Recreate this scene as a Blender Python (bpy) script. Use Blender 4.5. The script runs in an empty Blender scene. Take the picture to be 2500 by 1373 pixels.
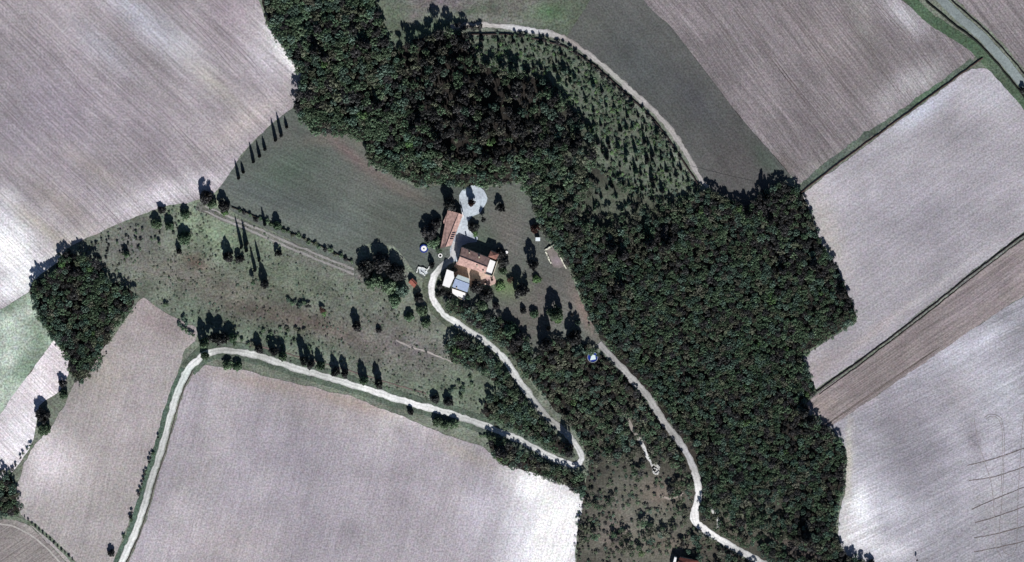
import bpy, bmesh, math, random
import numpy as np
from mathutils import Vector, noise
from mathutils.geometry import delaunay_2d_cdt
R = math.radians
random.seed(7); RNG = np.random.default_rng(7)
scene = bpy.context.scene
COL = scene.collection

# ------------------------------------------------------------------ camera
TILT, DIST, LENS, MPP = R(9), 2500.0, 144.0, 0.25
cam = bpy.data.cameras.new('camera'); cam.lens = LENS; cam.sensor_width = 36; cam.clip_start = 10; cam.clip_end = 20000
camo = bpy.data.objects.new('camera', cam); COL.objects.link(camo)
camo.location = (0, DIST*math.sin(TILT), DIST*math.cos(TILT)); camo.rotation_euler = (-TILT, 0, 0)
scene.camera = camo

# ------------------------------------------------------------------ light
ELEV, AZ = R(33), R(12)          # sun stands in the south, a little to the east
sdir = Vector((math.sin(AZ)*math.cos(ELEV), -math.cos(AZ)*math.cos(ELEV), math.sin(ELEV)))
world = bpy.data.worlds.new('World'); scene.world = world; world.use_nodes = True
nt = world.node_tree; bg = nt.nodes['Background']
sky = nt.nodes.new('ShaderNodeTexSky'); sky.sky_type = 'NISHITA'; sky.sun_disc = False
sky.sun_elevation = ELEV; sky.sun_rotation = math.pi - AZ
sky.air_density = 0.55; sky.dust_density = 0.3; sky.ozone_density = 1.0
nt.links.new(sky.outputs[0], bg.inputs[0]); bg.inputs[1].default_value = 0.05
sun = bpy.data.lights.new('sun', 'SUN'); sun.energy = 5.0; sun.angle = R(0.5); sun.color = (1.0, 0.965, 0.93)
suno = bpy.data.objects.new('sun', sun); COL.objects.link(suno)
suno.rotation_euler = sdir.to_track_quat('Z', 'Y').to_euler(); suno.location = (0, 0, 400)
scene.view_settings.view_transform = 'Standard'; scene.view_settings.look = 'None'
scene.view_settings.exposure = 0.24; scene.view_settings.gamma = 1; scene.view_settings.use_curve_mapping = False
scene.cycles.max_bounces = 4; scene.cycles.diffuse_bounces = 3

EL = (1.075, 1.035, 1.055)          # what a flat lit white surface returns under this light
def lin(c): c /= 255.0; return c/12.92 if c <= .04045 else ((c+.055)/1.055)**2.4
def alb(rgb): return tuple(min(.86, lin(v)/e) for v, e in zip(rgb, EL))

# ------------------------------------------------------------------ survey: photograph point -> point of the ground (or of height z)
ct, st_ = math.cos(TILT), math.sin(TILT)
def P(px, py, z=0.0):
    s = 36.0/LENS/2500.0
    a, b = (px-1250)*s, (686.5-py)*s
    d = (a, b*ct - st_, -b*st_ - ct)
    t = (z - DIST*ct)/d[2]
    return Vector((a*t, DIST*st_ + d[1]*t, z))

# ------------------------------------------------------------------ helpers
def link(o): COL.objects.link(o); return o
def mesh_obj(name, verts, faces, mat=None, parent=None, smooth=False):
    me = bpy.data.meshes.new(name); me.from_pydata([tuple(v) for v in verts], [], faces); me.update()
    if mat: me.materials.append(mat)
    if smooth: me.polygons.foreach_set('use_smooth', [True]*len(me.polygons))
    o = link(bpy.data.objects.new(name, me))
    if parent: o.parent = parent
    return o
def tag(o, label=None, cat=None, group=None, kind=None):
    if label: o['label'] = label
    if cat: o['category'] = cat
    if group: o['group'] = group
    if kind: o['kind'] = kind
    return o
def empty(name, loc, rz=0):
    o = link(bpy.data.objects.new(name, None)); o.location = loc; o.rotation_euler = (0, 0, rz); o.empty_display_size = 1
    return o
def box(x0, y0, z0, x1, y1, z1):
    v = [(x0,y0,z0),(x1,y0,z0),(x1,y1,z0),(x0,y1,z0),(x0,y0,z1),(x1,y0,z1),(x1,y1,z1),(x0,y1,z1)]
    f = [(0,3,2,1),(4,5,6,7),(0,1,5,4),(1,2,6,5),(2,3,7,6),(3,0,4,7)]
    return v, f
def join(parts):
    V, F = [], []
    for v, f in parts:
        n = len(V); V += [tuple(p) for p in v]; F += [tuple(i+n for i in q) for q in f]
    return V, F
def slab(top, th):
    """a closed plate: top polygon (3-D points) and the same polygon th lower"""
    n = len(top); V = [tuple(p) for p in top] + [(p[0], p[1], p[2]-th) for p in top]
    F = [tuple(range(n)), tuple(range(2*n-1, n-1, -1))] + [(i, i+n, (i+1) % n+n, (i+1) % n) for i in range(n)]
    return V, F
def prism(foot, z0, z1):
    return slab([(p[0], p[1], z1) for p in foot], z1-z0)
def tube(pts, rad, seg=6, cap=True):
    V, F = [], []
    for k, p in enumerate(pts):
        p = Vector(p); q = Vector(pts[min(k+1, len(pts)-1)]) - Vector(pts[max(k-1, 0)])
        q.normalize(); a = q.orthogonal().normalized(); b = q.cross(a)
        r = rad[k] if isinstance(rad, (list, tuple)) else rad
        for i in range(seg):
            t = 2*math.pi*i/seg; V.append(tuple(p + a*math.cos(t)*r + b*math.sin(t)*r))
    for k in range(len(pts)-1):
        for i in range(seg):
            F.append((k*seg+i, k*seg+(i+1) % seg, (k+1)*seg+(i+1) % seg, (k+1)*seg+i))
    if cap: F += [tuple(range(seg-1, -1, -1)), tuple(range((len(pts)-1)*seg, len(pts)*seg))]
    return V, F
def ring(r0, r1, z0, z1, seg=28):
    V, F = [], []
    for i in range(seg):
        t = 2*math.pi*i/seg; c, s = math.cos(t), math.sin(t)
        V += [(c*r0, s*r0, z0), (c*r1, s*r1, z0), (c*r1, s*r1, z1), (c*r0, s*r0, z1)]
    for i in range(seg):
        a, b = i*4, ((i+1) % seg)*4
        for j in range(4): F.append((a+j, a+(j+1) % 4, b+(j+1) % 4, b+j))
    return V, F
def disc(r, z, seg=28, th=.05):
    return slab([(math.cos(2*math.pi*i/seg)*r, math.sin(2*math.pi*i/seg)*r, z) for i in range(seg)], th)

# ------------------------------------------------------------------ materials
def new_mat(name):
    m = bpy.data.materials.new(name); m.use_nodes = True
    b = m.node_tree.nodes['Principled BSDF']; b.inputs['Roughness'].default_value = .95
    b.inputs['Specular IOR Level'].default_value = .1
    return m, m.node_tree, b
def math_node(t, op, a, b):
    n = t.nodes.new('ShaderNodeMath'); n.operation = op
    for i, v in enumerate((a, b)):
        if v is None: continue
        if isinstance(v, (int, float)): n.inputs[i].default_value = v
        else: t.links.new(v, n.inputs[i])
    return n.outputs[0]
def nz(t, scale, detail=2, rough=.5, vec=None, color=False):
    n = t.nodes.new('ShaderNodeTexNoise'); n.inputs['Scale'].default_value = scale
    n.inputs['Detail'].default_value = detail; n.inputs['Roughness'].default_value = rough
    if vec: t.links.new(vec, n.inputs['Vector'])
    return n.outputs[1 if color else 0]
def rng_(t, v, lo, hi, a=.3, b=.7):
    n = t.nodes.new('ShaderNodeMapRange'); t.links.new(v, n.inputs[0])
    n.inputs[1].default_value = a; n.inputs[2].default_value = b; n.inputs[3].default_value = lo; n.inputs[4].default_value = hi
    return n.outputs[0]
def cmul(t, col, fac):
    n = t.nodes.new('ShaderNodeVectorMath'); n.operation = 'SCALE'
    t.links.new(col, n.inputs[0]); t.links.new(fac, n.inputs['Scale']); return n.outputs[0]
def ground_mat(name, ang=None, fur=.18, speck=.16, mott=.10, chroma=.10, bump=.25, mscale=.06, fine=.85):
    """colour from the 'col' attribute (soil and plant colour); grain, furrows and mottling on top"""
    m, t, b = new_mat(name)
    at = t.nodes.new('ShaderNodeAttribute'); at.attribute_name = 'col'
    geo = t.nodes.new('ShaderNodeNewGeometry'); pos = geo.outputs['Position']
    sp = nz(t, fine, 3, .65, pos)
    f = rng_(t, sp, 1-speck, 1+speck, .35, .65)
    f = math_node(t, 'MULTIPLY', f, rng_(t, nz(t, mscale, 4, .6, pos), 1-mott, 1+mott))
    h = sp
    if ang is not None:
        for (sx, sy, amt) in ((1.25, .03, fur), (.30, .008, fur*.38)):
            mp = t.nodes.new('ShaderNodeMapping'); mp.vector_type = 'TEXTURE'
            mp.inputs['Rotation'].default_value = (0, 0, R(ang)); mp.inputs['Scale'].default_value = (1/sy, 1/sx, 1)
            wp = t.nodes.new('ShaderNodeVectorMath'); wp.operation = 'ADD'
            wn = nz(t, .012, 1, .5, pos, True); ws = t.nodes.new('ShaderNodeVectorMath'); ws.operation = 'SCALE'
            t.links.new(wn, ws.inputs[0]); ws.inputs['Scale'].default_value = 6
            t.links.new(pos, wp.inputs[0]); t.links.new(ws.outputs[0], wp.inputs[1]); t.links.new(wp.outputs[0], mp.inputs[0])
            n = nz(t, 1.0, 2, .6, mp.outputs[0])
            f = math_node(t, 'MULTIPLY', f, rng_(t, n, 1-amt, 1+amt, .33, .67))
    c = cmul(t, at.outputs['Color'], f)
    cn = nz(t, .33, 3, .7, pos, True)
    mr = t.nodes.new('ShaderNodeVectorMath'); mr.operation = 'MULTIPLY_ADD'
    t.links.new(cn, mr.inputs[0]); mr.inputs[1].default_value = (chroma*2,)*3; mr.inputs[2].default_value = (1-chroma,)*3
    mu = t.nodes.new('ShaderNodeVectorMath'); mu.operation = 'MULTIPLY'; t.links.new(c, mu.inputs[0]); t.links.new(mr.outputs[0], mu.inputs[1])
    t.links.new(mu.outputs[0], b.inputs['Base Color'])
    bp = t.nodes.new('ShaderNodeBump'); bp.inputs['Strength'].default_value = bump; bp.inputs['Distance'].default_value = .25
    t.links.new(h, bp.inputs['Height']); t.links.new(bp.outputs[0], b.inputs['Normal'])
    return m
def simple_mat(name, rgb, var=.12, scale=.8, rough=.9, metal=0, raw=False):
    m, t, b = new_mat(name); c = rgb if raw else alb(rgb)
    rg = t.nodes.new('ShaderNodeRGB'); rg.outputs[0].default_value = (*c, 1)
    tc = t.nodes.new('ShaderNodeTexCoord')
    f = rng_(t, nz(t, scale, 3, .6, tc.outputs['Object']), 1-var, 1+var)
    t.links.new(cmul(t, rg.outputs[0], f), b.inputs['Base Color'])
    b.inputs['Roughness'].default_value = rough; b.inputs['Metallic'].default_value = metal
    return m
def leaf_mat(name, rgb, rgb2, lum=1.0):
    m, t, b = new_mat(name)
    at = t.nodes.new('ShaderNodeAttribute'); at.attribute_name = 'tint'
    oi = t.nodes.new('ShaderNodeObjectInfo')
    mx = t.nodes.new('ShaderNodeMix'); mx.data_type = 'RGBA'
    mx.inputs[6].default_value = (*[v*lum for v in rgb], 1); mx.inputs[7].default_value = (*[v*lum for v in rgb2], 1)
    t.links.new(math_node(t, 'FRACT', math_node(t, 'MULTIPLY', oi.outputs['Random'], 7.13), None), mx.inputs[0])
    f = math_node(t, 'MULTIPLY', rng_(t, at.outputs['Fac'], .45, 1.65, 0, 1), rng_(t, oi.outputs['Random'], .75, 1.3, 0, 1))
    t.links.new(cmul(t, mx.outputs[2], f), b.inputs['Base Color'])
    b.inputs['Roughness'].default_value = .75
    tr = t.nodes.new('ShaderNodeBsdfTranslucent'); ms = t.nodes.new('ShaderNodeMixShader'); ms.inputs[0].default_value = .20
    src = b.inputs['Base Color'].links[0].from_socket; t.links.new(src, tr.inputs[0])
    t.links.new(b.outputs[0], ms.inputs[1]); t.links.new(tr.outputs[0], ms.inputs[2])
    t.links.new(ms.outputs[0], t.nodes['Material Output'].inputs[0])
    return m

# ------------------------------------------------------------------ sheets of land
def smooth_poly(pts, jit=1.6, step=9, seed=0, closed=True):
    out = []
    n = len(pts)
    for i in range(n if closed else n-1):
        p0, p1, p2, p3 = pts[(i-1) % n] if closed or i else pts[0], pts[i], pts[(i+1) % n], pts[(i+2) % n] if closed or i+2 < n else pts[-1]
        L = math.hypot(p2[0]-p1[0], p2[1]-p1[1]); k = max(1, int(L/step))
        # centripetal-ish: soften only where neighbours are near in length
        for j in range(k):
            t = j/k
            def cr(a, b, c, d): return .5*((2*b) + (-a+c)*t + (2*a-5*b+4*c-d)*t*t + (-a+3*b-3*c+d)*t**3)
            cx, cy = cr(p0[0],p1[0],p2[0],p3[0]), cr(p0[1],p1[1],p2[1],p3[1])
            lx, ly = p1[0]+(p2[0]-p1[0])*t, p1[1]+(p2[1]-p1[1])*t
            w = .55 if L < 140 and max(math.hypot(p1[0]-p0[0],p1[1]-p0[1]), math.hypot(p3[0]-p2[0],p3[1]-p2[1])) < 2.5*L else 0
            x, y = lx+(cx-lx)*w, ly+(cy-ly)*w
            nx = noise.noise((x*.045, y*.045, seed*3.1)) + .6*noise.noise((x*.15, y*.15, seed*3.1))
            ny = noise.noise((x*.045+40, y*.045, seed*3.1)) + .6*noise.noise((x*.15+40, y*.15, seed*3.1))
            out.append((x+nx*jit*2, y+ny*jit*2))
    if not closed: out.append(pts[-1])
    return out
def inside(poly, X, Y):
    X = np.asarray(X, float); Y = np.asarray(Y, float); c = np.zeros(X.shape, bool); n = len(poly)
    for i in range(n):
        x1, y1 = poly[i]; x2, y2 = poly[(i+1) % n]
        if y1 == y2: continue
        c ^= ((y1 > Y) != (y2 > Y)) & (X < (x2-x1)*(Y-y1)/(y2-y1)+x1)
    return c
def paint(X, Y, base, blots, lowamp=.10, seed=0, lowscale=.006):
    C = np.tile(np.array(base, float), (len(X), 1))
    for (x, y, rx, ry, ang, rgb, amt) in blots:
        a = R(ang); u = (X-x)*math.cos(a)+(Y-y)*math.sin(a); v = -(X-x)*math.sin(a)+(Y-y)*math.cos(a)
        w = amt*np.exp(-((u/rx)**2+(v/ry)**2))
        C = C*(1-w[:, None]) + np.array(rgb, float)*w[:, None]
    n = np.array([noise.fractal((x*lowscale, y*lowscale, seed+.5), 1.0, 2.0, 4) for x, y in zip(X, Y)])
    C = np.clip(C*(1+lowamp*n)[:, None], 0, 255)/255.0
    L = np.where(C <= .04045, C/12.92, ((C+.055)/1.055)**2.4)/np.array(EL)
    return np.clip(L, 0, .86)
def set_col(me, C):
    a = me.color_attributes.new('col', 'FLOAT_COLOR', 'POINT')
    a.data.foreach_set('color', np.hstack([C, np.ones((len(C), 1))]).astype('f').ravel())
def sheet(name, poly, z, mat, base, blots=(), jit=1.6, grid=12, seed=0, low=.10, label=None, smooth=True):
    out = smooth_poly(poly, jit, 9, seed) if smooth else list(poly)
    xs = [p[0] for p in out]; ys = [p[1] for p in out]
    gx, gy = np.meshgrid(np.arange(max(min(xs), -260), min(max(xs), 2760), grid), np.arange(max(min(ys), -260), min(max(ys), 1640), grid))
    gx = gx.ravel()+RNG.uniform(-3, 3, gx.size); gy = gy.ravel()+RNG.uniform(-3, 3, gy.size)
    k = inside(out, gx, gy)
    pts = [Vector(p) for p in out] + [Vector((x, y)) for x, y in zip(gx[k], gy[k])]
    V, E, F, *_ = delaunay_2d_cdt(pts, [], [list(range(len(out)))], 1, 1e-4)
    X = np.array([v[0] for v in V]); Y = np.array([v[1] for v in V])
    o = mesh_obj(name, [P(x, y, z) for x, y in zip(X, Y)], [tuple(reversed(f)) for f in F], mat)
    me = o.data; bm = bmesh.new(); bm.from_mesh(me)
    bmesh.ops.recalc_face_normals(bm, faces=bm.faces)
    if bm.faces and sum(f.normal.z for f in bm.faces) < 0: bmesh.ops.reverse_faces(bm, faces=bm.faces)
    bm.to_mesh(me); bm.free()
    set_col(me, paint(X, Y, base, blots, low, seed)); tag(o, label, kind='structure')
    return o
def strip(name, pts, width, z, mat, base, blots=(), jit=.8, seed=0, wvar=.12, low=.08, across=(-1,-.62,-.25,.25,.62,1), tints=None, crown=0.0):
    """a road or track: ribbon along a line of photograph points"""
    line = smooth_poly(pts, jit, 7, seed, closed=False)
    V, X, Y, T = [], [], [], []
    for i, p in enumerate(line):
        a = line[max(i-1, 0)]; b = line[min(i+1, len(line)-1)]
        dx, dy = b[0]-a[0], b[1]-a[1]; L = math.hypot(dx, dy) or 1; nx, ny = -dy/L, dx/L
        w = width/2*(1+wvar*noise.noise((p[0]*.03, p[1]*.03, seed+9.)))
        for q in across:
            e = w*q*(1+.18*wvar*8*noise.noise((p[0]*.2, p[1]*.2, q*5+seed)) if abs(q) == 1 else 1)
            x, y = p[0]+nx*e, p[1]+ny*e; X.append(x); Y.append(y); V.append(P(x, y, z+crown*(1-q*q))); T.append(q)
    k = len(across); F = []
    for i in range(len(line)-1):
        for j in range(k-1): F.append((i*k+j, i*k+j+1, (i+1)*k+j+1, (i+1)*k+j))
    o = mesh_obj(name, V, F, mat)
    if o.data.polygons[0].normal.z < 0: o.data.flip_normals()
    C = paint(np.array(X), np.array(Y), base, blots, low, seed)
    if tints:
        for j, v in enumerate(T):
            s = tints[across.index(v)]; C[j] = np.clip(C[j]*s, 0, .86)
    set_col(o.data, C); tag(o, kind='structure')
    return o

M_gr  = ground_mat('rough grass', None, speck=.42, mott=.34, chroma=.20, bump=.6, mscale=.07, fine=.8)
M_flo = ground_mat('woodland floor', None, speck=.35, mott=.25, chroma=.12, bump=.5, mscale=.1)
M_mea = ground_mat('meadow', -24, fur=.14, speck=.30, mott=.14, chroma=.10, mscale=.03)
M_lawn = ground_mat('mown grass', None, speck=.30, mott=.20, chroma=.09, mscale=.05)
M_f1 = ground_mat('ploughed soil falling right', -44, fur=.22, speck=.27, mott=.10)
M_f5 = ground_mat('bare harrowed soil', 75, fur=.10, speck=.28, mott=.10, chroma=.12)
M_f9 = ground_mat('stubble soil steep rows', -52, fur=.26, speck=.30, mott=.08)
M_f8 = ground_mat('dense dark grass', -52, fur=.10, speck=.28, mott=.12)
M_f11 = ground_mat('pale harrowed soil', 34, fur=.11, speck=.26, mott=.08)
M_f12 = ground_mat('brown drilled soil', 35, fur=.26, speck=.26, mott=.08)
M_f13 = ground_mat('pale worked soil', 27, fur=.16, speck=.27, mott=.12)
M_road = ground_mat('chalk road surface', None, speck=.16, mott=.16, chroma=.04, mscale=.15)
M_dark = ground_mat('dark earth', None, speck=.25, mott=.2)

# base ground of the whole valley: fine mesh under the picture, coarse out to the horizon
W = (255, 252, 255)
def base_ground():
    xs = np.concatenate([[-26000, -9000, -3500, -1500, -700], np.arange(-300, 2810, 16), [3300, 4200, 6500, 12000, 28000]])
    ys = np.concatenate([[-26000, -9000, -3500, -1500, -600], np.arange(-250, 1650, 16), [2100, 3200, 6000, 11000, 26000]])
    X, Y = np.meshgrid(xs, ys); X = X.ravel().astype(float); Y = Y.ravel().astype(float)
    # the outer rings are laid out in metres so that the sheet stays finite whatever the view
    V = [((x-1250)*MPP, (686.5-y)*MPP*1.0125, 0.0) for x, y in zip(X, Y)]
    nx = len(xs); F = [(j*nx+i, (j+1)*nx+i, (j+1)*nx+i+1, j*nx+i+1) for j in range(len(ys)-1) for i in range(nx-1)]
    o = mesh_obj('ground', V, F, M_gr)
    bl = [(900,830,60,20,20,(136,132,128),.5),(560,600,70,30,10,(138,150,130),.6),(690,700,80,16,20,(128,132,118),.6),(350,650,60,20,20,(126,122,118),.6),(820,720,60,16,22,(128,130,122),.6),(1050,900,60,14,20,(132,124,122),.6),(760,770,80,10,16,(88,80,78),.6),(500,720,60,10,10,(92,86,84),.6),(500, 560, 150, 55, 20, (128, 142, 120), .7), (620, 620, 60, 60, 0, (112, 122, 108), .4),
          (330, 590, 90, 50, -20, (118, 116, 116), .8), (430, 660, 90, 35, 15, (112, 106, 102), .6),
          (480, 770, 70, 50, 30, (102, 116, 102), .6), (620, 760, 130, 24, 14, (106, 96, 92), .7), (790, 800, 150, 20, 18, (104, 92, 88), .75),
          (560, 700, 120, 22, 10, (105, 96, 92), .5), (480, 640, 30, 13, 20, (104, 82, 76), .8),
          (740, 690, 140, 40, 20, (112, 120, 106), .6), (900, 760, 110, 40, 20, (108, 112, 106), .5),
          (1000, 850, 130, 45, 20, (120, 112, 114), .8), (860, 850, 110, 22, 18, (100, 92, 92), .5), (950, 790, 90, 30, 10, (112, 110, 104), .4),
          (700, 830, 130, 20, 14, (78, 98, 80), .5), (1120, 940, 110, 45, 15, (96, 112, 92), .6), (760, 640, 80, 16, 24, (118, 112, 112), .4),
          (1030, 910, 90, 16, 14, (110, 108, 106), .5)]
    set_col(o.data, paint(X, Y, (117, 122, 112), bl, .10, 3)); tag(o, kind='structure')
base_ground()

# ------------------------------------------------------------------ woods: outlines, floors
WOODS = {
 'north': [(632,-160),(640,0),(655,60),(705,135),(738,185),(724,250),(722,280),(772,322),(850,330),(890,345),(908,402),(968,427),(1032,458),(1062,445),(1062,330),(990,200),(962,130),(948,105),(938,60),(915,0),(915,-160)],
 'centre': [(962,125),(1010,96),(1100,78),(1140,84),(1165,150),(1235,175),(1320,195),(1380,255),(1450,335),(1450,405),(1380,470),(1330,500),(1295,480),(1270,440),(1190,455),(1062,447),(1062,330),(990,200)],
 'scrub': [(1150,92),(1250,86),(1375,118),(1440,160),(1520,240),(1600,315),(1655,400),(1708,468),(1640,505),(1560,475),(1500,440),(1450,405),(1450,335),(1380,255),(1320,195),(1235,175),(1165,150)],
 'east': [(1297,480),(1330,498),(1380,470),(1450,405),(1500,440),(1560,475),(1640,505),(1722,462),(1790,492),(1828,508),(1862,470),(1910,450),(1955,465),(1978,520),(2002,590),(2045,660),(2086,760),(2090,780),(2000,840),(1957,870),(1985,935),(1990,960),(1945,992),(1990,1020),(2045,1072),(2064,1110),(2056,1200),(2045,1250),(2038,1310),(2065,1355),(2130,1380),(2130,1620),(1870,1620),(1870,1380),(1800,1345),(1735,1305),(1700,1262),(1712,1205),(1700,1150),(1655,1065),(1590,970),(1530,905),(1470,830),(1440,770),(1410,700),(1392,650),(1345,592),(1316,545)],
 'south': [(1310,870),(1335,830),(1385,832),(1440,845),(1500,895),(1560,960),(1640,1065),(1688,1135),(1706,1210),(1690,1270),(1720,1312),(1850,1382),(1850,1620),(1412,1620),(1408,1300),(1420,1220),(1436,1145),(1430,1090),(1390,1035),(1345,985),(1300,930)],
 'hairpin': [(1085,850),(1125,815),(1195,865),(1248,930),(1288,990),(1350,1055),(1400,1112),(1380,1115),(1270,1062),(1180,1015),(1185,975),(1235,955),(1190,915),(1100,880)],
 'terrace': [(1165,765),(1240,785),(1285,830),(1308,880),(1292,925),(1245,868),(1185,815),(1090,752),(1100,735),(1140,745)],
 'lowerhedge': [(1195,1068),(1280,1092),(1350,1135),(1425,1160),(1425,1215),(1380,1182),(1290,1150),(1222,1130),(1198,1095)],
 'copse': [(78,690),(132,672),(150,618),(200,626),(250,652),(262,690),(300,700),(332,722),(316,760),(282,800),(252,850),(245,895),(190,938),(172,900),(132,830),(102,790),(84,760)],
 'corner': [(-120,1165),(10,1150),(38,1195),(52,1250),(0,1262),(-120,1270)],
}
def on(poly, z, name, base, bl=(), **k): return sheet(name, poly, z, M_flo, base, bl, **k)
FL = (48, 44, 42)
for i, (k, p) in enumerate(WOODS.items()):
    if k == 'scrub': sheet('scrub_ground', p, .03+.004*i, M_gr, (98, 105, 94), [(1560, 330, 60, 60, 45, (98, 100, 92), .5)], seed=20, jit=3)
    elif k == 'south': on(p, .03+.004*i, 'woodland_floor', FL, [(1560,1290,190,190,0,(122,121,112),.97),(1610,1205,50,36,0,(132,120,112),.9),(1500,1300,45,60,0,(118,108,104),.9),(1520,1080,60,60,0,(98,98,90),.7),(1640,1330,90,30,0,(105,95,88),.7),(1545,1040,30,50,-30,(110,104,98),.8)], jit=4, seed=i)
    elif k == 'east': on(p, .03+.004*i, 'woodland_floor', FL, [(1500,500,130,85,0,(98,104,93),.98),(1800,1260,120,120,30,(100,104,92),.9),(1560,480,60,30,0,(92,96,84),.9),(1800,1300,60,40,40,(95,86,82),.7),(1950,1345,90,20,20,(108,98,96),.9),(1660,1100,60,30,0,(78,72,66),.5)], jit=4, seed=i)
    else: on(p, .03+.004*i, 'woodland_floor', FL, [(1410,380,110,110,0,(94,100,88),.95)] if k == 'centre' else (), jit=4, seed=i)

# ------------------------------------------------------------------ fields and meadows
PK = (163, 154, 160)
sheet('field', [(-260,-220),(628,-220),(632,0),(650,55),(700,130),(735,182),(722,245),(714,264),(660,305),(600,365),(532,462),(480,490),(395,506),(280,550),(160,608),(140,640),(78,688),(70,715),(0,757),(-260,880)],
  .09, M_f1, PK, [(690,120,85,24,53,(240,236,240),1),(640,150,60,30,55,(205,198,208),.6),(350,50,150,34,42,(196,194,208),.8),(430,95,80,30,42,(190,188,196),.6),(250,120,90,30,42,(176,174,186),.6),
   (520,200,100,22,42,(176,170,160),.5),(560,30,60,60,40,(150,136,146),.5),(130,260,150,90,45,(148,139,152),.6),(40,330,60,60,0,(142,134,146),.5),(330,300,160,50,45,(160,150,160),.5),
   (600,300,110,30,-35,(196,184,182),.6),(420,470,170,34,-17,(222,214,222),.85),(330,480,110,30,20,(214,206,216),.6),(20,600,95,80,30,(252,250,255),1),(150,640,70,30,-25,(232,226,230),.8),(60,690,110,34,-25,(246,244,250),.95),(10,500,36,46,30,(226,222,232),.8),
   (150,500,90,26,35,(152,142,138),.6),(240,420,120,20,35,(154,144,140),.5),(180,590,60,24,-30,(210,200,198),.7),(110,560,120,16,38,(176,166,152),.5)], seed=1, jit=1.2)
MG = (97, 102, 98)
sheet('meadow', [(716,266),(762,322),(850,332),(885,350),(905,405),(960,432),(1030,462),(1080,452),(1190,458),(1268,446),(1296,485),(1312,545),(1340,595),(1388,655),(1408,705),(1438,775),(1466,830),(1440,846),(1385,830),(1335,832),(1300,880),(1285,830),(1240,785),(1170,762),(1110,740),(1075,735),(1040,690),(1000,650),(960,600),(880,600),(862,655),(740,600),(600,535),(560,512),(534,462),(602,366),(662,306)],
  .06, M_mea, MG, [(850,372,80,14,40,(114,96,98),.85),(930,432,90,14,34,(116,102,100),.8),(1000,470,70,16,24,(112,104,100),.7),(790,340,60,16,-8,(116,108,104),.8),(880,350,26,18,30,(112,106,98),.6),(900,440,60,50,30,(102,98,96),.4),(700,540,170,7,24,(112,116,112),.7),(640,500,120,6,22,(110,114,112),.6),(690,330,40,18,-40,(104,98,98),.5),(700,420,80,40,-30,(84,98,88),.6),(620,470,90,20,20,(92,96,98),.6),
   (780,520,200,26,22,(92,98,98),.5),(950,560,70,60,0,(88,90,84),.5),(1235,560,55,90,0,(112,106,104),.9),(1180,590,40,40,0,(80,96,80),.5),(1245,490,40,40,0,(92,94,88),.7),(1320,740,90,90,0,(110,104,102),.9),(1425,760,16,80,-25,(126,108,104),.9),
   (1240,700,40,30,0,(110,126,90),.8),(1260,790,60,40,0,(96,92,88),.8),(1370,640,30,60,-25,(100,96,94),.7)], seed=2)
sheet('field', [(350,726),(400,762),(476,800),(478,835),(452,852),(420,960),(385,1085),(345,1200),(300,1310),(268,1385),(180,1385),(110,1318),(52,1256),(38,1205),(60,1130),(92,1078),(120,1050),(160,985),(180,938),(212,920),(246,860),(292,800),(330,745)],
  .09, M_f5, (164,156,157), [(120,1120,90,60,60,(226,216,222),.95),(70,1200,40,60,20,(205,196,202),.6),(240,1290,90,40,0,(176,168,172),.6),(390,780,80,50,20,(156,140,142),.6),(260,920,60,60,0,(168,158,152),.5),(330,1000,60,140,15,(160,150,156),.5)], seed=3)
sheet('field', [(132,830),(166,872),(166,915),(142,958),(96,990),(80,1080),(32,1150),(0,1176),(-260,1420),(-260,1330),(0,1012)],
  .09, M_f1, (226,216,222), [(60,1060,60,60,0,(248,242,250),.8),(130,890,30,40,0,(205,194,200),.6)], seed=4)
sheet('rough_pasture', [(0,757),(72,716),(104,792),(132,830),(0,1012),(-260,1330),(-260,880)], .075, M_gr, (160,172,158),
  [(30,830,60,60,0,(206,216,208),.8),(80,760,60,20,-20,(190,198,188),.6),(60,900,50,40,-40,(118,138,120),.7),(0,960,60,40,0,(196,204,196),.6),(30,740,40,20,-20,(120,136,122),.6),(100,830,14,40,-20,(112,132,112),.6),(50,1000,40,20,-40,(206,212,206),.6),(20,880,20,30,0,(214,220,214),.7)], seed=5)
sheet('field', [(492,892),(600,905),(700,932),(850,966),(1000,1024),(1060,1052),(1120,1072),(1180,1092),(1220,1132),(1290,1152),(1380,1184),(1425,1216),(1408,1300),(1404,1373),(1404,1640),(240,1640),(306,1385),(340,1318),(366,1240),(384,1172),(410,1092),(426,1032),(450,955),(474,912)],
  .09, M_f5, (168,160,168), [(1370,1260,80,80,0,W,1),(1300,1190,70,34,25,W,1),(1330,1340,90,120,10,W,.95),(1250,1330,50,120,5,(220,216,226),.7),(1170,1250,50,90,10,(196,190,202),.6),(985,1005,60,24,20,(236,230,236),.9),(940,1050,34,50,20,(208,202,206),.7),
   (640,935,170,20,12,(164,148,140),.7),(860,985,120,20,16,(170,152,142),.7),(1130,1105,90,20,25,(164,154,148),.7),(700,1130,140,120,0,(162,154,166),.5),(520,1100,40,220,12,(180,172,176),.5),(780,1300,200,70,0,(160,152,162),.5),(560,1330,120,60,0,(176,166,168),.6),(430,1250,30,150,15,(182,174,178),.6),(800,1020,160,30,14,(174,164,164),.5),(980,1210,30,60,10,(152,144,152),.45),(640,1180,24,90,12,(178,170,176),.5),(900,1330,26,70,8,(178,170,176),.5),(1110,1200,22,80,10,(180,172,178),.5),(560,1010,60,16,60,(154,146,150),.4),(970,1052,10,8,0,(140,132,136),.6)], seed=6)
sheet('field', [(-260,1262),(0,1266),(60,1276),(120,1330),(170,1385),(240,1640),(-260,1640)], .09, M_f12, (140,132,132), [(60,1280,90,8,25,(170,166,164),.5)], seed=7)
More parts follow.
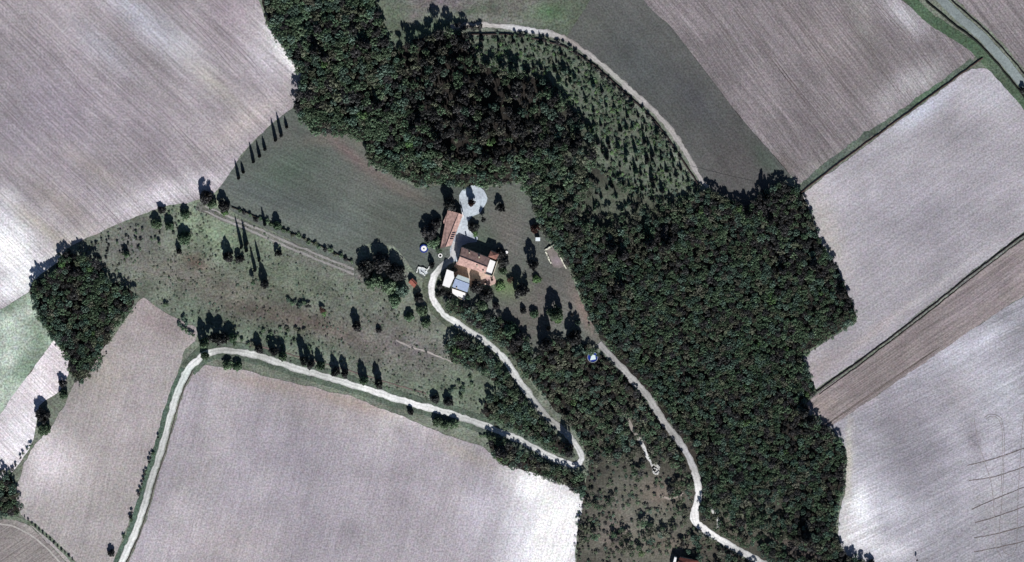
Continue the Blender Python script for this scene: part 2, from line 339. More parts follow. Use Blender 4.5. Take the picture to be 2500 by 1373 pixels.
strip('farm_track', [(-60,1272),(0,1279),(30,1284),(70,1303),(110,1335),(150,1378),(190,1430)], 4, .13, M_road, (186,180,178), seed=8)
strip('farm_track', [(-60,1263),(0,1264),(40,1266),(80,1280),(130,1322),(180,1372),(220,1420)], 9, .12, M_gr, (112,120,108), seed=9)
# north: green corner, arc of pale track
sheet('meadow', [(915,-220),(918,0),(938,60),(948,105),(968,120),(1010,96),(1100,72),(1180,62),(1300,74),(1385,98),(1405,62),(1440,0),(1500,-220)], .065, M_gr, (98,106,94),
  [(1080,5,90,26,5,(132,122,128),.95),(1010,50,60,24,-60,(120,112,114),.8),(1260,15,100,26,0,(124,120,118),.8),(1010,80,60,24,-20,(84,102,82),.7),(1200,48,110,10,4,(150,146,144),.8),(960,60,20,60,0,(84,92,80),.7),(1340,30,40,20,0,(80,108,78),.7),(1150,30,60,10,-20,(84,100,80),.6)], seed=10)
sheet('meadow', [(1440,-220),(1442,0),(1402,62),(1384,96),(1440,136),(1500,184),(1560,238),(1620,298),(1672,370),(1702,432),(1730,458),(1790,490),(1828,505),(1862,468),(1905,447),(1932,432),(1870,358),(1802,280),(1720,172),(1640,68),(1572,0),(1500,-220)], .09, M_f8, (92,92,92),
  [(1560,160,60,120,-40,(82,86,88),.6),(1800,400,80,80,0,(96,90,92),.6),(1440,60,50,50,0,(96,98,94),.6),(1700,250,90,30,50,(84,84,92),.5),(1870,390,60,20,50,(78,92,82),.6)], seed=11, jit=.7)
sheet('field', [(1500,-220),(1572,0),(1640,68),(1720,172),(1802,280),(1870,358),(1932,430),(1948,452),(2100,352),(2250,250),(2366,158),(2380,140),(2366,118),(2290,62),(2200,0),(2150,-50),(2000,-220)], .09, M_f9, (130,122,126),
  [(2210,40,70,30,40,(184,180,188),.8),(2190,225,90,40,-40,(176,170,176),.8),(2260,190,50,30,-35,(180,176,180),.7),(2020,110,160,60,50,(146,136,138),.5),(1760,60,60,120,-40,(136,128,132),.6),(2000,400,90,16,-35,(150,144,144),.6),(2100,50,30,120,-20,(136,132,130),.5),(1910,410,30,30,0,(118,110,106),.6)], seed=12, jit=.7)
strip('grass_verge', [(2374,150),(2283,219),(2183,290),(2083,357),(2003,418),(1954,462)], 17, .10, M_gr, (96,106,98), [(2260,225,60,20,-35,(80,104,82),.6)], seed=13, wvar=.35)
strip('bank', [(2400,142),(2370,163),(2280,228),(2180,302),(2080,375),(2000,436),(1956,470)], 3.6, .12, M_dark, (70,56,54), seed=14, crown=.7)
strip('farm_track', [(2372,160),(2180,298),(2080,371),(1958,466)], 2.5, .14, M_road, (170,158,148), seed=14)
strip('grass_verge', [(2120,-90),(2210,-15),(2260,38),(2310,72),(2380,118),(2430,168),(2500,248),(2600,380)], 26, .10, M_gr, (80,98,80), [(2450,180,60,40,40,(100,110,98),.6)], seed=15)
strip('bank', [(2150,-100),(2265,5),(2320,52),(2380,98),(2440,160),(2520,262),(2600,362)], 5, .13, M_dark, (40,42,40), seed=15, crown=.8)
strip('road', [(2170,-120),(2290,-10),(2340,40),(2400,92),(2450,148),(2510,222),(2620,360)], 22, .16, M_road, (136,144,146), seed=16, wvar=.02)
strip('bank', [(2200,-130),(2310,-12),(2355,30),(2412,80),(2464,136),(2530,216),(2640,340)], 3.5, .14, M_dark, (45,42,44), seed=17, crown=.6)
sheet('field', [(2325,-10),(2364,28),(2420,78),(2472,134),(2536,212),(2650,340),(2760,340),(2760,-220),(2240,-220)], .09, M_f9, (134,126,130), seed=18)
sheet('field', [(1958,474),(2082,380),(2182,306),(2282,232),(2372,168),(2430,176),(2500,256),(2600,390),(2760,420),(2500,566),(2370,664),(2250,764),(2120,862),(1992,950),(1985,935),(1962,880),(1966,866),(2092,786),(2088,760),(2046,660),(2003,590),(1978,520)], .09, M_f11, (170,164,172),
  [(2250,270,90,24,-35,(204,206,222),.85),(2150,340,60,60,0,(180,176,184),.5),(2420,230,60,40,0,(186,184,194),.6),(2020,560,30,120,-20,(180,172,166),.6),(2300,690,190,9,-38,(196,190,196),.8),(2120,820,120,12,-37,(176,164,166),.7),(2000,900,60,30,-37,(150,138,140),.7),(2250,520,140,90,0,(166,160,172),.5),(2420,420,80,80,0,(176,170,180),.5),(2450,600,90,12,-38,(190,184,192),.7)], seed=19)
sheet('field', [(2760,432),(2500,580),(2375,674),(2255,774),(2125,872),(1994,962),(1952,1000),(1976,1030),(2024,1042),(2140,966),(2250,890),(2370,806),(2500,722),(2760,560)], .09, M_f12, (144,133,135),
  [(1975,1012,24,14,50,(200,190,190),.9),(2400,720,140,20,-36,(136,126,134),.5),(2200,870,100,20,-36,(134,124,124),.5),(2010,990,30,20,0,(150,136,132),.6)], seed=21)
strip('bank', [(2760,425),(2500,573),(2375,667),(2250,767),(2120,866),(1992,958)], 3.4, .13, M_dark, (54,48,50), seed=22, crown=.5)
strip('bank', [(2760,433),(2500,583),(2375,677),(2250,777),(2120,876),(2000,964)], 1.8, .13, M_dark, (84,76,74), seed=22, crown=.3)
strip('grass_verge', [(2520,566),(2380,664),(2250,766),(2170,830)], 10, .115, M_gr, (126,128,124), seed=23, wvar=.4)
sheet('field', [(2024,1042),(2140,966),(2250,890),(2370,806),(2500,722),(2760,560),(2760,1640),(2125,1640),(2125,1380),(2062,1352),(2046,1306),(2050,1250),(2062,1200),(2068,1110),(2048,1070)], .085, M_f13, (164,160,170),
  [(2100,1240,36,70,-5,(236,234,240),.9),(2080,1310,60,40,20,(232,228,232),.9),(2160,1340,80,30,10,(214,210,218),.8),(2180,1230,60,60,0,(192,190,200),.7),(2400,830,160,20,-35,(190,188,200),.8),(2200,1010,70,50,-30,(152,144,154),.6),(2340,960,50,50,0,(148,142,148),.6),(2450,950,60,60,-20,(186,186,196),.6),
   (2380,1080,16,50,-10,(126,120,128),.75),(2430,1250,60,90,0,(158,154,158),.5),(2250,1150,90,70,-30,(158,152,164),.5),(2070,1140,10,120,2,(196,190,178),.8),(2300,1290,80,40,0,(176,172,182),.5),(2120,980,60,10,-33,(160,150,156),.6)], seed=24, low=.13)
# tractor marks in the fields
def ruts(lines, width=1.5, rgb=(128,116,116), z=.118, name='wheel_rut'):
    for i, l in enumerate(lines): strip(name, l, width, z, M_dark, rgb, seed=30+i, jit=.4, across=(-1, 1), wvar=.3)
ruts([[(2362,1137),(2425,1121),(2500,1095),(2600,1062)],[(2365,1174),(2430,1164),(2500,1140),(2600,1108)],[(2372,1244),(2430,1218),(2500,1190),(2600,1150)],[(2380,1277),(2430,1262),(2500,1238),(2600,1204)],[(2378,1314),(2440,1302),(2500,1285),(2600,1262)],[(2378,1348),(2440,1336),(2500,1322),(2600,1300)]], 2.4, (112,103,105))
ruts([[(2404,1020),(2414,1012),(2430,1012),(2444,1022),(2450,1040),(2452,1100),(2448,1200),(2440,1300),(2452,1350),(2470,1358),(2482,1340),(2486,1200),(2496,1040),(2510,960)],
      [(2408,1024),(2418,1017),(2430,1018),(2440,1026),(2446,1042),(2448,1100),(2444,1200)],[(2378,1020),(2388,1080),(2420,1180),(2428,1260),(2432,1340),(2446,1362)]], 1.5, (146,138,142), .121)
trm = []
for (a, b) in (((2010,-30),(2192,228)),((1880,-30),(2078,240)),((1845,100),(2040,345)),((1790,20),(1950,235)),((1690,-20),(1800,130)),((2100,-30),(2270,160))):
    for d in (0, 6): trm.append([(a[0]+d, a[1]-d*.5), ((a[0]+b[0])/2+d+2, (a[1]+b[1])/2-d*.5), (b[0]+d, b[1]-d*.5)])
ruts(trm, 1.2, (112,102,104), .119)
trm = []
for (a, b) in (((405,-10),(560,160)),((60,70),(230,250)),((300,190),(480,370)),((120,380),(300,560)),((520,60),(640,190)),((10,180),(170,330))):
    trm.append([a, ((a[0]+b[0])/2+3, (a[1]+b[1])/2-2), b]); trm.append([(a[0]+7, a[1]-4), ((a[0]+b[0])/2+10, (a[1]+b[1])/2-6), (b[0]+7, b[1]-4)])
ruts(trm, 1.3, (136,124,134), .12)
trm = [[(2030+q*16, 1032-q*10), (2160+q*14, 944-q*8), (2320+q*10, 832-q*6)] for q in (-4, -2.6, -1.2)]
ruts(trm, 1.2, (112,102,100), .122)

# ------------------------------------------------------------------ tracks and roads
strip('farm_track', [(1100,66),(1180,61),(1240,66),(1310,76),(1375,92),(1430,128),(1480,166),(1530,212),(1580,256),(1625,302),(1660,350),(1690,400),(1712,440),(1728,458)], 13, .13, M_road, (176,170,170),
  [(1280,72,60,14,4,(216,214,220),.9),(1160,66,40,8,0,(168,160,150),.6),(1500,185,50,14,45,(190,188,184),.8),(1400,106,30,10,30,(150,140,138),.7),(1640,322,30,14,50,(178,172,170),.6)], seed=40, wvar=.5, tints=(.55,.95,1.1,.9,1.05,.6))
strip('bank', [(1150,84),(1240,84),(1320,98),(1378,114),(1440,152),(1480,186),(1520,222),(1570,266),(1612,312),(1650,366),(1680,412),(1706,452)], 4.5, .10, M_dark, (60,52,52), seed=41, crown=.9)
strip('farm_track', [(480,502),(540,528),(600,552),(680,588),(760,622),(820,646),(866,668),(900,688),(930,708)], 20, .075, M_gr, (112,112,108), seed=42, wvar=.3)
for d in (-6, 6):
    strip('farm_track', [(500,510+d),(560,536+d),(620,561+d),(700,597+d),(800,638+d),(864,664+d)], 5, .10, M_road, (152,148,148), seed=43, wvar=.5)
strip('hedge_bank', [(566,506),(640,536),(730,578),(800,610),(860,640)], 3.0, .08, M_dark, (62,58,52), seed=44, crown=.8)
strip('footpath', [(966,832),(1000,846),(1040,858),(1075,872),(1108,886)], 4, .05, M_road, (164,156,154), seed=45, wvar=.6)
strip('footpath', [(1505,985),(1530,1020),(1552,1060),(1568,1085),(1584,1120),(1600,1150)], 8, .12, M_road, (150,142,138), [(1580,1110,30,40,-30,(226,226,230),.9)], seed=46, wvar=.7)
strip('footpath', [(1730,1232),(1742,1252),(1756,1275),(1752,1292)], 8, .12, M_road, (206,204,204), seed=47, wvar=.6)
strip('footpath', [(1610,1212),(1640,1218),(1668,1205)], 4, .12, M_road, (160,148,142), seed=48, wvar=.6)
CARLA = [(1106,604),(1106,628),(1092,642),(1074,655),(1060,675),(1053,700),(1056,728),(1078,763),(1128,798),(1180,830),(1228,872),(1264,925),(1300,975),(1340,1022),(1385,1062),(1404,1084),(1416,1104),(1420,1120),(1414,1132),(1401,1137),(1386,1133),(1340,1114),(1270,1076),(1200,1046),(1100,1010),(1000,984),(900,952),(800,922),(700,892),(640,872),(580,858),(530,857),(495,868),(460,902),(436,952),(412,1030),(396,1090),(370,1170),(350,1240),(326,1310),(297,1373),(262,1450)]
LAZ = [(1462,838),(1500,880),(1540,922),(1580,966),(1620,1030),(1658,1078),(1684,1122),(1700,1162),(1707,1205),(1696,1245),(1702,1276),(1732,1302),(1790,1336),(1860,1375),(1950,1425),(2060,1490)]
strip('grass_verge', CARLA[21:34], 42, .105, M_gr, (92,102,92), seed=50, wvar=.10)
strip('grass_verge', [(x-9, y-2) for x, y in CARLA[33:]], 20, .108, M_gr, (84,100,90), seed=49, wvar=.12)
strip('bank', [(x+11, y+3) for x, y in CARLA[33:]], 3, .109, M_dark, (100,94,92), seed=48, crown=.3)
strip('farm_track', [(600,840),(680,858),(760,880),(850,905),(950,935),(1040,962)], 3, .112, M_dark, (112,98,96), seed=47, wvar=.4)
strip('grass_verge', CARLA[4:13], 40, .105, M_gr, (92,98,86), seed=51, wvar=.1)
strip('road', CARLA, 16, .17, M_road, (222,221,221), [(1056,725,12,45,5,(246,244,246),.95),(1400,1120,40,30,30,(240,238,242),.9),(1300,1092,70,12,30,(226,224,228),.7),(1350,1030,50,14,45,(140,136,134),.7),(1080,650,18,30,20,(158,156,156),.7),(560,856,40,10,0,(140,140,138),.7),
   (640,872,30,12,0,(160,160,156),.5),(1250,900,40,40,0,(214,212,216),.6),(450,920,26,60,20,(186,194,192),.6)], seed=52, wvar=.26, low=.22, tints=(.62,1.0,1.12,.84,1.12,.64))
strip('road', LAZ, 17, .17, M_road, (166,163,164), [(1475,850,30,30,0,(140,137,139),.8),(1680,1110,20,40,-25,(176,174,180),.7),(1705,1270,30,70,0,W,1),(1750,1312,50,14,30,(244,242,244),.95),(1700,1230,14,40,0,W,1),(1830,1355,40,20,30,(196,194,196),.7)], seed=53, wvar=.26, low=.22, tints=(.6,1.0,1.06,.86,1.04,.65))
sheet('road_verge', [(1690,1240),(1697,1262),(1704,1285),(1714,1298),(1696,1285),(1684,1266)], .14, M_road, (240,238,240), grid=6, jit=.8, seed=54)

# ------------------------------------------------------------------ yard round the houses
GV = (206,214,226)
circ = [(1155+35*math.cos(t), 486+32*math.sin(t)) for t in np.linspace(-math.pi*1.22, math.pi*.28, 16)]
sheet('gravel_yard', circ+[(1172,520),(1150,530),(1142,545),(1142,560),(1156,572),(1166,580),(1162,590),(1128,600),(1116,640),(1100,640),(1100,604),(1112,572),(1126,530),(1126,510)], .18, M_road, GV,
  [(1155,480,24,20,0,(190,196,210),.6),(1140,566,26,12,20,(236,240,248),.9),(1130,545,14,20,0,(178,184,196),.6),(1172,470,14,22,0,(176,182,196),.6),(1132,500,12,16,0,(184,190,200),.6),(1140,596,40,22,20,(128,132,150),.9),(1108,618,12,26,0,(150,154,166),.8)], jit=1.3, grid=6, seed=60)  # dark blots beside the farmhouse deepen its cast shadow in the gravel colour
sheet('paved_terrace', [(1114,640),(1184,662),(1206,674),(1212,692),(1196,699),(1178,694),(1150,700),(1125,690),(1108,672),(1106,655)], .20, M_road, (214,182,170),
  [(1160,676,22,8,18,(206,196,176),.8),(1125,655,12,10,0,(206,172,142),.6),(1195,685,14,10,0,(178,150,152),.8)], jit=.5, grid=6, seed=61)
strip('garden_path', [(1112,590),(1108,612),(1104,632)], 12, .19, M_road, (196,194,198), seed=62)

# ------------------------------------------------------------------ buildings
M_tile = simple_mat('terracotta roof tiles', (176,144,138), .36, .7, .8)
M_tileb = simple_mat('weathered brown roof tiles', (138,100,92), .34, .7, .8)
M_tiler = simple_mat('old red roof tiles', (150,94,84), .3, 1.2, .8)
M_stone = simple_mat('pale limestone wall', (196,184,168), .2, 1.0)
M_white = simple_mat('white roof render', (252,250,248), .04, .6)
M_rubble = simple_mat('dry rubble', (176,170,160), .35, 2.2)
M_wood = simple_mat('grey wooden door', (96,84,76), .2, 3)
M_glass = simple_mat('dark window glass', (38,44,58), .1, 1, .08)
M_zinc = simple_mat('blue grey metal sheet', (150,162,190), .12, .8, .5)
M_pale = simple_mat('pale blue metal sheet', (222,234,238), .08, .8, .5)
M_blue = simple_mat('deep blue liner', (28,52,140), .1, 1, .5)
M_water = simple_mat('pool water', (60,84,118), .1, 1, .05)
M_steel = simple_mat('galvanised steel', (200,206,214), .08, 1, .35, .6)
M_black = simple_mat('black mat', (26,26,30), .1, 1, .7)

def lerp(a, b, t): return Vector(a)+(Vector(b)-Vector(a))*t
def gable_house(name, ra, rb, n1, n2, s1, s2, zr, ze, label, cat, mroof, mwall, zn=None):
    """ridge ra-rb, eave line n1-n2 on one side and s1-s2 on the other, all photograph points at their height"""
    A, B = P(*ra, zr), P(*rb, zr); N1, N2 = P(*n1, zn or ze), P(*n2, zn or ze); S1, S2 = P(*s1, ze), P(*s2, ze)
    c = (N1+N2+S1+S2)/4; c.z = 0
    root = empty(name, c); tag(root, label, cat)
    rel = lambda v: Vector(v)-c
    V, F = join([slab([rel(A), rel(B), rel(N2), rel(N1)], .3), slab([rel(S1), rel(S2), rel(B), rel(A)], .3)])
    roof = mesh_obj('roof', V, F, mroof, root)
    ctr = rel((A+B+N1+N2+S1+S2)/6)
    ins = lambda v: lerp(rel(v), ctr, .05)
    n1_, n2_, s1_, s2_, a_, b_ = [ins(v) for v in (N1, N2, S1, S2, A, B)]
    e = .34
    vv = []
    for p in (n1_, n2_, s2_, s1_): vv.append((p.x, p.y, 0))
    for p, z in ((n1_, N1.z), (n2_, N2.z), (s2_, S2.z), (s1_, S1.z)): vv.append((p.x, p.y, z-e))
    vv += [(a_.x, a_.y, A.z-e), (b_.x, b_.y, B.z-e)]
    mesh_obj('wall', vv, [(0,1,5,4),(2,3,7,6),(1,2,6,9,5),(3,0,4,8,7)], mwall, root)
    rl = B-A; rl.z = 0
    Vr, Fr = tube([rel(A)+Vector((0,0,.06)), rel(B)+Vector((0,0,.06))], .16, 6); mesh_obj('ridge_tile', Vr, Fr, mroof, roof)
    return root, roof, c, dict(A=A, B=B, N1=N1, N2=N2, S1=S1, S2=S2, n=(n1_, n2_), s=(s1_, s2_))
def wall_openings(root, a, b, n, zs=1.0, zh=1.3, w=1.1, out=None, kind='window'):
    """windows or doors standing a few centimetres proud of the wall line a-b (points relative to the root)"""
    a, b = Vector((a.x, a.y, 0)), Vector((b.x, b.y, 0)); d = (b-a).normalized(); nrm = Vector((d.y, -d.x, 0))
    mid = (a+b)/2
    if nrm.dot(mid) < 0: nrm = -nrm
    for i in range(n):
        p = a+(b-a)*((i+.5)/n)
        def bx_(dx0, dx1, z0, z1, o0, o1):
            q = [p+d*dx0+nrm*o0, p+d*dx1+nrm*o0, p+d*dx1+nrm*o1, p+d*dx0+nrm*o1]; return prism(q, z0, z1)
        if kind == 'window':
            fr = mesh_obj('window', *join([bx_(-w/2, w/2, zs, zs+.08, -.05, .08), bx_(-w/2, w/2, zs+zh-.08, zs+zh, -.05, .08), bx_(-w/2, -w/2+.08, zs+.08, zs+zh-.08, -.05, .08), bx_(w/2-.08, w/2, zs+.08, zs+zh-.08, -.05, .08)]), M_white, root)
            mesh_obj('pane', *bx_(-w/2+.08, w/2-.08, zs+.08, zs+zh-.08, -.04, .03), M_glass, fr)
        else:
            dr = mesh_obj('door', *bx_(-w/2, w/2, .02, zh, -.05, .07), M_wood, root)
            mesh_obj('handle', *bx_(w/2-.2, w/2-.12, 1.0, 1.1, .07, .12), M_steel, dr)
# main farmhouse
root, roof, c, k = gable_house('farmhouse', (1123,627), (1190,653), (1127,604), (1196,631), (1115,646), (1185,668), 8.2, 5.6,
   'large stone farmhouse with pink tiled gable roof in the middle of the yard', 'house', M_tile, M_stone)
wall_openings(root, *k['s'], 5, 3.4, 1.3); wall_openings(root, *k['s'], 4, .9, 1.5); wall_openings(root, *k['n'], 4, 3.4, 1.2); wall_openings(root, *k['n'], 1, 0, 2.3, 1.2, kind='door')
def chimney(roof, c, px, py, z, s=.45, h=1.3):
    p = P(px, py, z)-c
    ch = mesh_obj('chimney', *prism([(p.x-s,p.y-s),(p.x+s,p.y-s),(p.x+s,p.y+s),(p.x-s,p.y+s)], z-1.0, z+h), M_stone, roof)
    return ch
chimney(roof, c, 1165, 649, 7.0); chimney(roof, c, 1180, 662, 6.2); chimney(roof, c, 1170, 628, 7.0); chimney(roof, c, 1146, 617, 6.8, .35)
# flat white roof terrace against the east gable
def P3(l, z): return [P(x, y, z) for x, y in l]
ter = P3([(1196.5,634),(1210,639.5),(1199,672.5),(1185.5,667.5)], 5.4); tc_ = sum(ter, Vector())/4; tc_.z = 0
root = empty('terrace_wing', tc_); tag(root, 'flat white roof terrace wing with low parapet on the east end of the farmhouse', 'building')
q = [v-tc_ for v in ter]; mesh_obj('wall', *prism(q, 0, 5.1), M_stone, root); mesh_obj('roof', *slab([Vector((v.x, v.y, 5.35)) for v in q], .24), M_white, root)
par = P3([(1198,631),(1214,639.5),(1202.5,675.5),(1184,669)], 6.2); qp = [v-tc_ for v in par]
def wall_seg(a, b, w, z0, z1):
    d = Vector((b.x-a.x, b.y-a.y, 0)).normalized()*w/2; n = Vector((-d.y, d.x, 0))
    a = Vector((a.x, a.y, 0)); b = Vector((b.x, b.y, 0))
    return prism([a-d-n, b+d-n, b+d+n, a-d+n], z0, z1)
for i in (1, 2): mesh_obj('parapet', *wall_seg(qp[i], qp[(i+1) % 4], .45, 0, 6.3), M_stone, root)
# square corner building with a low tiled roof
pts = P3([(1198,613),(1218,620.5),(1212,635),(1192,627)], 5.2); ap = P(1205, 624, 6.2)
cc = sum(pts, Vector())/4; cc.z = 0
root = empty('corner_tower', cc); tag(root, 'small square building with brown tiled hip roof at the farmhouse north-east corner', 'building')
V = [p-cc for p in pts]+[ap-cc]+[p-cc-Vector((0,0,.25)) for p in pts]
mesh_obj('roof', V, [(0,1,4),(1,2,4),(2,3,4),(3,0,4),(0,5,6,1),(1,6,7,2),(2,7,8,3),(3,8,5,0),(8,7,6,5)], M_tileb, root)
mesh_obj('wall', *prism([lerp(p-cc, Vector((0,0,p.z)), .07) for p in pts], 0, 4.95), M_stone, root)
# long barn
root, roof, c, k = gable_house('barn', (1120,521), (1088,603), (1093,513), (1075,607), (1130,525), (1102,600), 5.4, 3.6,
   'long narrow barn with pink tiled roof and four dark roof windows beside the gravel yard', 'barn', M_tile, M_stone)
wall_openings(root, *k['s'], 6, 1.0, 1.2); wall_openings(root, *k['s'], 2, 0, 2.3, 1.4, kind='door')
A, B, S1, S2 = k['A'], k['B'], k['S1'], k['S2']
def slope_pt(u, v): return lerp(lerp(A, B, u), lerp(S1, S2, u), v)-c
for i in range(4):
    u = .56+i*.062
    qd = [slope_pt(u, .2), slope_pt(u+.034, .2), slope_pt(u+.034, .85), slope_pt(u, .85)]
    if (qd[1]-qd[0]).cross(qd[2]-qd[1]).z < 0: qd.reverse()
    f = mesh_obj('roof_window', *slab([p+Vector((0,0,.12)) for p in qd], .1), M_black, roof)
    cq = sum(qd, Vector())/4
    mesh_obj('pane', *slab([lerp(p, cq, .12)+Vector((0,0,.16)) for p in qd], .03), M_glass, f)
# side lean-to on the barn's west side
lt = [P(1092,520,3.5), P(1082,541,2.8), P(1083,546,2.8), P(1092,551,3.5)]
c4 = Vector((c.x, c.y, 0)); l4 = [v-c4 for v in lt]
mesh_obj('side_roof', *slab(list(l4), .2), M_tile, root)
mesh_obj('gable_wall', *wall_seg(P(1129,519,3)-c4, P(1132,530,3)-c4, .5, 0, 4.2), M_white, root)
# annex group south of the house
root, roof, c, k = gable_house('workshop', (1111,681), (1146,694), (1118,671), (1146,681), (1104,701), (1141,714), 5.2, 4.2,
   'workshop with pale and blue-grey metal gable roof south of the farmhouse', 'building', M_zinc, M_stone, zn=4.4)
me = roof.data; me.materials.append(M_pale)
for p in me.polygons:
    if p.normal.z > .5 and p.index < 6: p.material_index = 1
wall_openings(root, *k['s'], 3, 1.2, 1.2); chimney(roof, c, 1115, 703, 4.2, .4, .8)
wb = P3([(1091,658),(1107,664),(1109,678),(1097,703),(1080,697)], 4.6); wc = sum(wb, Vector())/5; wc.z = 0
root = empty('annex', wc); tag(root, 'bright white flat-roofed annex standing at the bend of the road', 'building')
q = [v-wc for v in wb]; cen = sum(q, Vector())/5
mesh_obj('wall', *prism([lerp(v, cen, .04) for v in q], 0, 4.3), M_stone, root); mesh_obj('roof', *slab([Vector((v.x,v.y,4.6)) for v in q], .28), M_white, root)
wall_openings(root, lerp(q[4], cen, .04), lerp(q[3], cen, .04), 2, 1.2, 1.2)
wt = P3([(1104,705),(1139,717),(1134,734),(1120,727),(1104,716)], 1.0); w2 = sum(wt, Vector())/5; w2.z = 0
root = empty('white_platform', w2); tag(root, 'low white slab terrace along the south side of the workshop', 'terrace')
q = [v-w2 for v in wt]; mesh_obj('slab', *slab([Vector((v.x,v.y,1.0)) for v in q], 1.0), M_white, root)
mesh_obj('edge_wall', *wall_seg(q[2], q[3], .35, 0, 1.5), M_stone, root)
# red roofed shed, small white shed, ruin, low walls, bottom cottage
root, roof, c, k = gable_house('shed', (1003,683), (1016,696), (1007,680), (1019,692), (997,690), (1011,703), 2.8, 2.3,
   'small shed with orange red tiled roof at the edge of the big round trees', 'shed', M_tiler, M_stone)
wall_openings(root, *k['s'], 1, 0, 1.8, .9, kind='door')
root, roof, c, k = gable_house('cottage', (1655,1372), (1702,1384), (1660,1361), (1706,1370), (1648,1392), (1696,1404), 5.5, 4.0,
   'red tiled cottage cut by the lower edge among the trees', 'house', M_tiler, M_stone)
wall_openings(root, *k['n'], 3, 1.2, 1.2)
mesh_obj('side_wall', *wall_seg(P(1649,1364,3)-c, P(1643,1388,3)-c, 1.6, 0, 3.6), M_white, root)
root = empty('store_hut', P(1313,583)); tag(root, 'tiny white store hut under the edge of the east wood', 'hut')
mesh_obj('wall', *box(-1.2,-1,0,1.2,.9,2.1), M_white, root); mesh_obj('roof', *slab([(-1.4,-1.2,2.15),(1.4,-1.2,2.15),(1.4,1.1,2.6),(-1.4,1.1,2.6)], .1), M_steel, root); mesh_obj('door', *box(-.4,-1.06,.02,.4,-1.005,1.8), M_wood, root)

def rubble_wall(parent, pts, h=.9, w=.55, seed=0, rgbm=None):
    """a low wall laid from single rough stones"""
    rr = random.Random(seed); stones = []
    for a, b in zip(pts[:-1], pts[1:]):
        a, b = Vector(a), Vector(b); L = (b-a).length; d = (b-a)/max(L, .01); n = Vector((-d.y, d.x, 0)); s = 0
        while s < L:
            l = rr.uniform(.7, 1.3); hh = h*rr.uniform(.55, 1.1); ww = w*rr.uniform(.8, 1.25)
            p = a+d*min(s+l/2, L)+n*rr.uniform(-.12, .12)
            q = [p+d*sx*l/2*rr.uniform(.82, .98)+n*sy*ww/2*rr.uniform(.8, 1.1) for sx, sy in ((-1,-1),(1,-1),(1,1),(-1,1))]
            stones.append(slab([Vector((v.x, v.y, hh*rr.uniform(.9, 1.08))) for v in q], hh)); s += l
    return stones
def stone_thing(name, px, py, segs, label, cat, h=.9, w=.55, mat=None, floor=None):
    c0 = P(px, py); root = empty(name, c0); tag(root, label, cat)
    for i, s in enumerate(segs):
        V, F = join(rubble_wall(root, [P(*p)-c0 for p in s], h, w, i+int(px)))
        o = mesh_obj('wall', V, F, mat or M_rubble, root)
    return root, c0
stone_thing('ruined_enclosure', 1358, 628, [[(1330,612),(1340,605),(1353,598)],[(1366,622),(1372,636),(1378,648),(1382,654)],[(1332,614),(1338,628),(1345,643)]],
   'rectangle of low pale stone walls beside the east wood with its bright east wall', 'ruin', 1.1, .75, simple_mat('bright limestone', (226,222,208), .12, 1.5))
sheet('stony_ground', [(1334,610),(1356,600),(1380,650),(1366,656),(1352,652)], .12, M_road, (128,120,118), [(1360,638,16,12,0,(150,136,146),.8)], jit=1.5, grid=6, seed=70)
stone_thing('stone_pen', 1032, 660, [[(1021,652),(1034,654),(1041,658)],[(1021,652),(1018,664)],[(1029,664),(1037,672)],[(1039,664),(1046,655),(1052,646)]],
   'broken white stone pen left of the road bend', 'ruin', 1.0, .6, simple_mat('chalk white stone', (236,236,236), .1, 1.5))
sheet('stony_ground', [(1022,654),(1040,658),(1044,668),(1034,674),(1024,668)], .12, M_road, (186,190,196), jit=1.2, grid=6, seed=71)
sheet('stony_ground', [(1588,1138),(1604,1132),(1612,1144),(1606,1160),(1596,1158)], .12, M_road, (184,180,178), jit=2.5, grid=6, seed=72)
stone_thing('rubble_heap', 1600, 1146, [[(1592,1136),(1602,1133),(1610,1140)],[(1594,1150),(1600,1158),(1608,1152)],[(1596,1142),(1604,1146)]],
   'white rubble heap at the end of the pale cut through the south wood', 'rubble', 0.7, .7, simple_mat('white rubble', (206,204,204), .2, 1.5))
c0 = P(1075, 624); o = empty('stone_well', c0); tag(o, 'round white stone well ring with dark opening by the barn end', 'well')
mesh_obj('ring', *ring(.75, 1.3, 0, .8), M_white, o); mesh_obj('water', *disc(.75, .1), M_black, o)
c0 = P(1035, 607); o = empty('paddling_pool', c0); tag(o, 'small round blue pool with white cover on the meadow edge', 'pool')
mesh_obj('rim', *ring(1.75, 2.5, 0, .9), M_blue, o); mesh_obj('cover', *disc(1.75, .82), M_white, o); mesh_obj('cap', *disc(.45, .9, 14), M_black, o)
c0 = P(1447, 872); o = empty('round_pool', c0); tag(o, 'round garden pool with glinting pale rim in deep tree shade beside the lane end', 'pool')
mesh_obj('rim', *ring(3.0, 3.3, 0, 1.1), M_steel, o); mesh_obj('water', *disc(3.1, .9), M_blue, o)
mesh_obj('cover', *slab([(-1.6,-1.9,.98),(1.9,-1.2,.98),(1.5,1.2,1.0),(-.6,1.7,1.02)], .03), M_pale, o)  # pale plate painted in as the white glint on the water, no real cover
c0 = P(1237, 616); o = empty('garden_table', c0); tag(o, 'small white garden table on the lawn east of the farmhouse', 'table')
mesh_obj('tabletop', *disc(.9, .76, 18), M_white, o)
for a in range(4): mesh_obj('leg', *tube([(math.cos(a*1.571)*.5, math.sin(a*1.571)*.5, 0), (math.cos(a*1.571)*.4, math.sin(a*1.571)*.4, .71)], .04), M_white, o)
